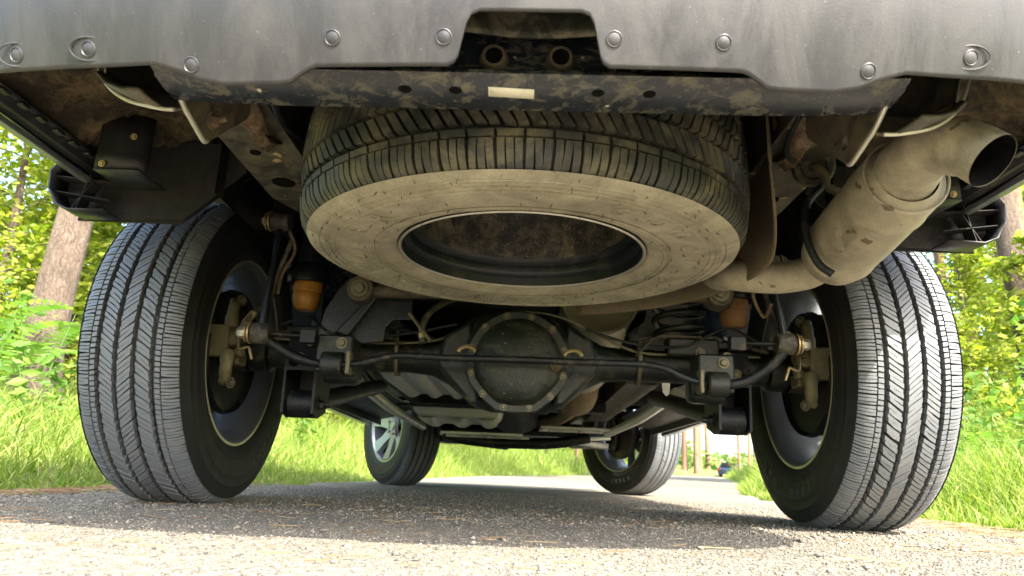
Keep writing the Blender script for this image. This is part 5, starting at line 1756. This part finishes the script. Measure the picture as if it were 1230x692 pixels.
# ---- ferns and tall weeds
def frond(base, d, L, r):
    C, out = [], []
    V, F = [], []
    up = Vector((0, 0, 1))
    sd = d.cross(up).normalized()
    o = 0
    for i in range(20):
        t = (i + 1) / 20
        p = base + d * L * t * 0.85 + up * L * (0.75 * t - 0.65 * t * t)
        w = L * 0.30 * math.sin(PI * min(1, 0.12 + 0.88 * (1 - t))) * (1 - 0.3 * t)
        for s in (-1, 1):
            tip = p + sd * s * w + d * w * 0.35 - up * w * 0.15
            m = (p + tip) / 2
            q = d * L * 0.020
            V += [p, m + q - up * 0.002, tip, m - q]
            F += [(o, o + 1, o + 2), (o, o + 2, o + 3)]
            o += 4
    return V, F


def fern(x, y, L, nfr, seed, label):
    r = random.Random(seed)
    e_ = empty('fern', (x, y, float(zg(x, y))))
    V, F = [], []
    for k in range(nfr):
        a = 2 * PI * k / nfr + r.uniform(-0.3, 0.3)
        v, f = frond(Vector((0, 0, 0)), Vector((math.cos(a), math.sin(a), 0.55)).normalized() * 1.0, L * r.uniform(0.8, 1.15), r)
        o = len(V)
        V += v
        F += [tuple(i + o for i in q) for q in f]
        mb = MB()
        mb.v, mb.f = v, f
        obj('frond', mb, 'fern', e_, smooth=False, loc=(0, 0, 0))
    tag(e_, label, 'fern')


fern(-3.75, 4.9, 0.95, 10, 1, 'feathery fern in front of the grey-barked trunk')
fern(-4.6, 5.3, 1.15, 11, 2, 'large pale fern at the very edge of the view left of the trunk')
fern(-4.2, 4.3, 0.8, 9, 3, 'low fern in the grass nearest the lane left of the shaded wheel')
fern(3.4, 5.2, 0.8, 9, 4, 'fern in the tall verge grass beyond the sunlit rear wheel')


def weed(x, y, h, seed, label, group):
    r = np.random.default_rng(seed)
    e_ = empty('weed', (x, y, float(zg(x, y)) - 0.01))
    mb = MB()
    C = []
    for k in range(4):
        a = r.uniform(0, 2 * PI)
        top = Vector((math.cos(a) * 0.22 * h, math.sin(a) * 0.22 * h, h * r.uniform(0.7, 1.1)))
        mb.tube([Vector((0, 0, 0)), top * 0.5 + Vector((0, 0, 0.06 * h)), top], [0.004, 0.003, 0.0015], 5, caps=False)
        m = 26
        C.append(np.array([list(top * float(q)) for q in 0.2 + 0.8 * r.random(m)]) + r.normal(size=(m, 3)) * np.array([0.07, 0.07, 0.03]) * h)
    obj('stalk', mb, 'fern', e_, loc=(0, 0, 0))
    v, f = leaves(np.concatenate(C), 0.085 * h + 0.02, 0.4, 0.42)
    np_obj('leaves', v, f, 'fern', e_)
    tag(e_, label, 'weed', group)


for i in range(16):
    y = 2.6 + 0.34 * i + random.uniform(-0.2, 0.2)
    x = float(xc(y) + halfw(y)) + 0.55 + 1.5 * random.random()
    weed(x, y, random.uniform(0.5, 0.95), 300 + i, 'leafy weed in the tall verge by the sunlit rear wheel, %s along from the camera' % ORD[i], 'weeds along the verge beyond the sunlit wheel')
for i in range(10):
    y = 3.2 + 0.6 * i + random.uniform(-0.2, 0.2)
    x = float(xc(y) - halfw(y)) - 0.7 - 1.4 * random.random()
    weed(x, y, random.uniform(0.35, 0.7), 400 + i, 'leafy weed on the grass bank by the shaded rear wheel, %s along from the camera' % ORD[i], 'weeds along the bank beyond the shaded wheel')

# ---- loose stone chips on the lane
def chips(n, y0, y1, x0, x1, s0, s1, pw=1.0):
    y = y0 + (y1 - y0) * rng.random(n) ** pw
    x = rng.uniform(x0, x1, n)
    s = s0 + (s1 - s0) * rng.random(n) ** 3
    oc = np.array([[1, 0, 0], [-1, 0, 0], [0, 1, 0], [0, -1, 0], [0, 0, 1], [0, 0, -1]], float)
    V = oc[None] * rng.uniform(0.55, 1.0, (n, 6, 1)) + rng.normal(size=(n, 6, 3)) * 0.15
    a = rng.uniform(0, 2 * PI, n)
    c, q = np.cos(a), np.sin(a)
    Vx = V[..., 0] * c[:, None] - V[..., 1] * q[:, None]
    Vy = V[..., 0] * q[:, None] + V[..., 1] * c[:, None]
    V = np.stack([Vx, Vy, V[..., 2] * 0.6], -1) * s[:, None, None]
    z = 0.003 * np.sin(x * 5 + y * 2.3) * np.sin(y * 4.1)
    V += np.stack([x, y, z + s * 0.22], 1)[:, None, :]
    f = np.array([[0, 2, 4], [2, 1, 4], [1, 3, 4], [3, 0, 4], [2, 0, 5], [1, 2, 5], [3, 1, 5], [0, 3, 5]])
    F = ((np.arange(n) * 6)[:, None, None] + f[None]).reshape(-1, 3)
    return V.reshape(-1, 3), F


V, F = join([chips(52000, 0.42, 1.6, -1.25, 1.25, 0.0013, 0.0036, 1.2), chips(26000, 1.5, 3.6, -1.4, 1.4, 0.0022, 0.006, 1.2), chips(500, 0.5, 3, -1.2, 1.3, 0.005, 0.010), chips(160, 1.25, 1.50, 0.42, 0.82, 0.004, 0.009)])
tag(np_obj('gravel', V, F, 'pebble'), 'loose pale stone chips scattered over the lane', 'gravel', kind='stuff')


def needles(n, cx, cy, sx, sy):
    x = cx + rng.normal(size=n) * sx
    y = cy + rng.normal(size=n) * sy
    a = rng.normal(size=n) * 0.5 + rng.integers(0, 2, n) * 0.4
    L = rng.uniform(0.008, 0.028, n)
    w = rng.uniform(0.0005, 0.0010, n)
    d = np.stack([np.cos(a), np.sin(a), rng.normal(size=n) * 0.06], 1) * L[:, None]
    pz = np.stack([-np.sin(a), np.cos(a), np.zeros(n)], 1) * w[:, None]
    P = np.stack([x, y, 0.003 * np.sin(x * 5 + y * 2.3) * np.sin(y * 4.1) + rng.uniform(0.002, 0.006, n)], 1)
    up = np.array([0, 0, 1.0]) * w[:, None] * 1.6
    V = np.stack([P - d - pz, P - d + pz, P - d + up, P + d - pz, P + d + pz, P + d + up], 1)
    f = np.array([[0, 1, 4], [0, 4, 3], [1, 2, 5], [1, 5, 4], [2, 0, 3], [2, 3, 5]])
    F = ((np.arange(n) * 6)[:, None, None] + f[None]).reshape(-1, 3)
    return V.reshape(-1, 3), F


pt = []
for (cx, cy, n, sx, sy) in ((-0.75, 1.05, 80, 0.10, 0.05), (-0.35, 0.85, 70, 0.10, 0.03), (-0.45, 1.25, 60, 0.12, 0.06), (-0.1, 1.15, 40, 0.09, 0.04), (0.15, 0.95, 50, 0.10, 0.04), (0.45, 0.92, 70, 0.10, 0.04), (0.80, 1.22, 200, 0.12, 0.08), (0.95, 1.42, 260, 0.12, 0.08),
                            (1.12, 1.7, 300, 0.10, 0.2), (-1.22, 1.8, 260, 0.06, 0.4), (-0.55, 0.78, 60, 0.12, 0.03), (-0.15, 0.76, 40, 0.1, 0.03), (-0.6, 1.55, 70, 0.2, 0.1), (0.1, 1.8, 100, 0.5, 0.2)):
    pt.append(needles(int(n * 0.13), cx, cy, sx, sy))
for (cx, cy, n, sx, sy) in ((1.16, 1.35, 260, 0.07, 0.12), (1.22, 1.75, 420, 0.06, 0.2), (1.28, 2.4, 300, 0.06, 0.3), (-1.27, 1.9, 300, 0.05, 0.3), (-1.30, 2.8, 300, 0.06, 0.4), (0.98, 1.30, 90, 0.08, 0.05)):
    pt.append(needles(n, cx, cy, sx, sy))
pt.append(needles(90, 0, 1.6, 0.8, 0.7))
V, F = join(pt)
tag(np_obj('litter', V, F, 'litter'), 'dry orange pine needles strewn in drifts over the lane', 'litter', kind='stuff')

# ---- small car parked far down the lane
fc = empty('parked_car', (20.95, 70.0, float(zg(20.95, 70.0)) - 0.05))
fc.rotation_euler = (0, 0, -0.55)
tag(fc, 'tiny dark blue car parked far away at the bend of the lane', 'car')
cb = MB()
cb.grid([[Vector((x * w, y, z)) for x in (-1, -0.9, 0, 0.9, 1)] for y, z, w in ((-2.0, 0.35, 0.85), (-2.1, 0.75, 0.86), (-1.7, 0.95, 0.85), (-1.0, 1.42, 0.66), (0.4, 1.45, 0.66), (1.1, 0.95, 0.84), (2.0, 0.80, 0.84), (2.1, 0.35, 0.84))])
for s in (-1, 1):
    cb.add([Vector((s * w, y, z)) for y, z, w in ((-2.0, 0.35, 0.85), (-2.1, 0.75, 0.86), (-1.7, 0.95, 0.85), (-1.0, 1.42, 0.66), (0.4, 1.45, 0.66), (1.1, 0.95, 0.84), (2.0, 0.80, 0.84), (2.1, 0.35, 0.84))], [tuple(range(8))])
cb.box((0, 0, 0.36), (1.66, 4.0, 0.06))
obj('body', cb, 'paint_far', fc, smooth=False, loc=(0, 0, 0))
obj('rear_window', MB().grid([[Vector((x, y, z)) for x in (-0.62, 0.62)] for y, z in ((-1.68, 1.0), (-1.12, 1.38))]), 'glass', fc, loc=(0, -0.03, 0.01))
for s in (-1, 1):
    obj('tail_light', MB().box((s * 0.7, -2.1, 0.78), (0.22, 0.05, 0.14)), 'tail_red', fc, loc=(0, 0, 0))
    obj('side_window', MB().add([Vector((s * 0.80, -1.2, 1.0)), Vector((s * 0.80, 0.8, 1.0)), Vector((s * 0.69, 0.3, 1.38)), Vector((s * 0.69, -0.9, 1.38))], [(0, 1, 2, 3)]), 'glass', fc, loc=(s * 0.03, 0, 0))
    for y in (-1.3, 1.35):
        obj('wheel', MB().lathe([(-0.1, 0), (-0.1, 0.2), (-0.1, 0.30), (-0.07, 0.32), (0.07, 0.32), (0.1, 0.30), (0.1, 0.2), (0.06, 0.18), (0.06, 0)], (s * 0.78, y, 0.32), (s, 0, 0), 24), 'rubber', fc, loc=(0, 0, 0))
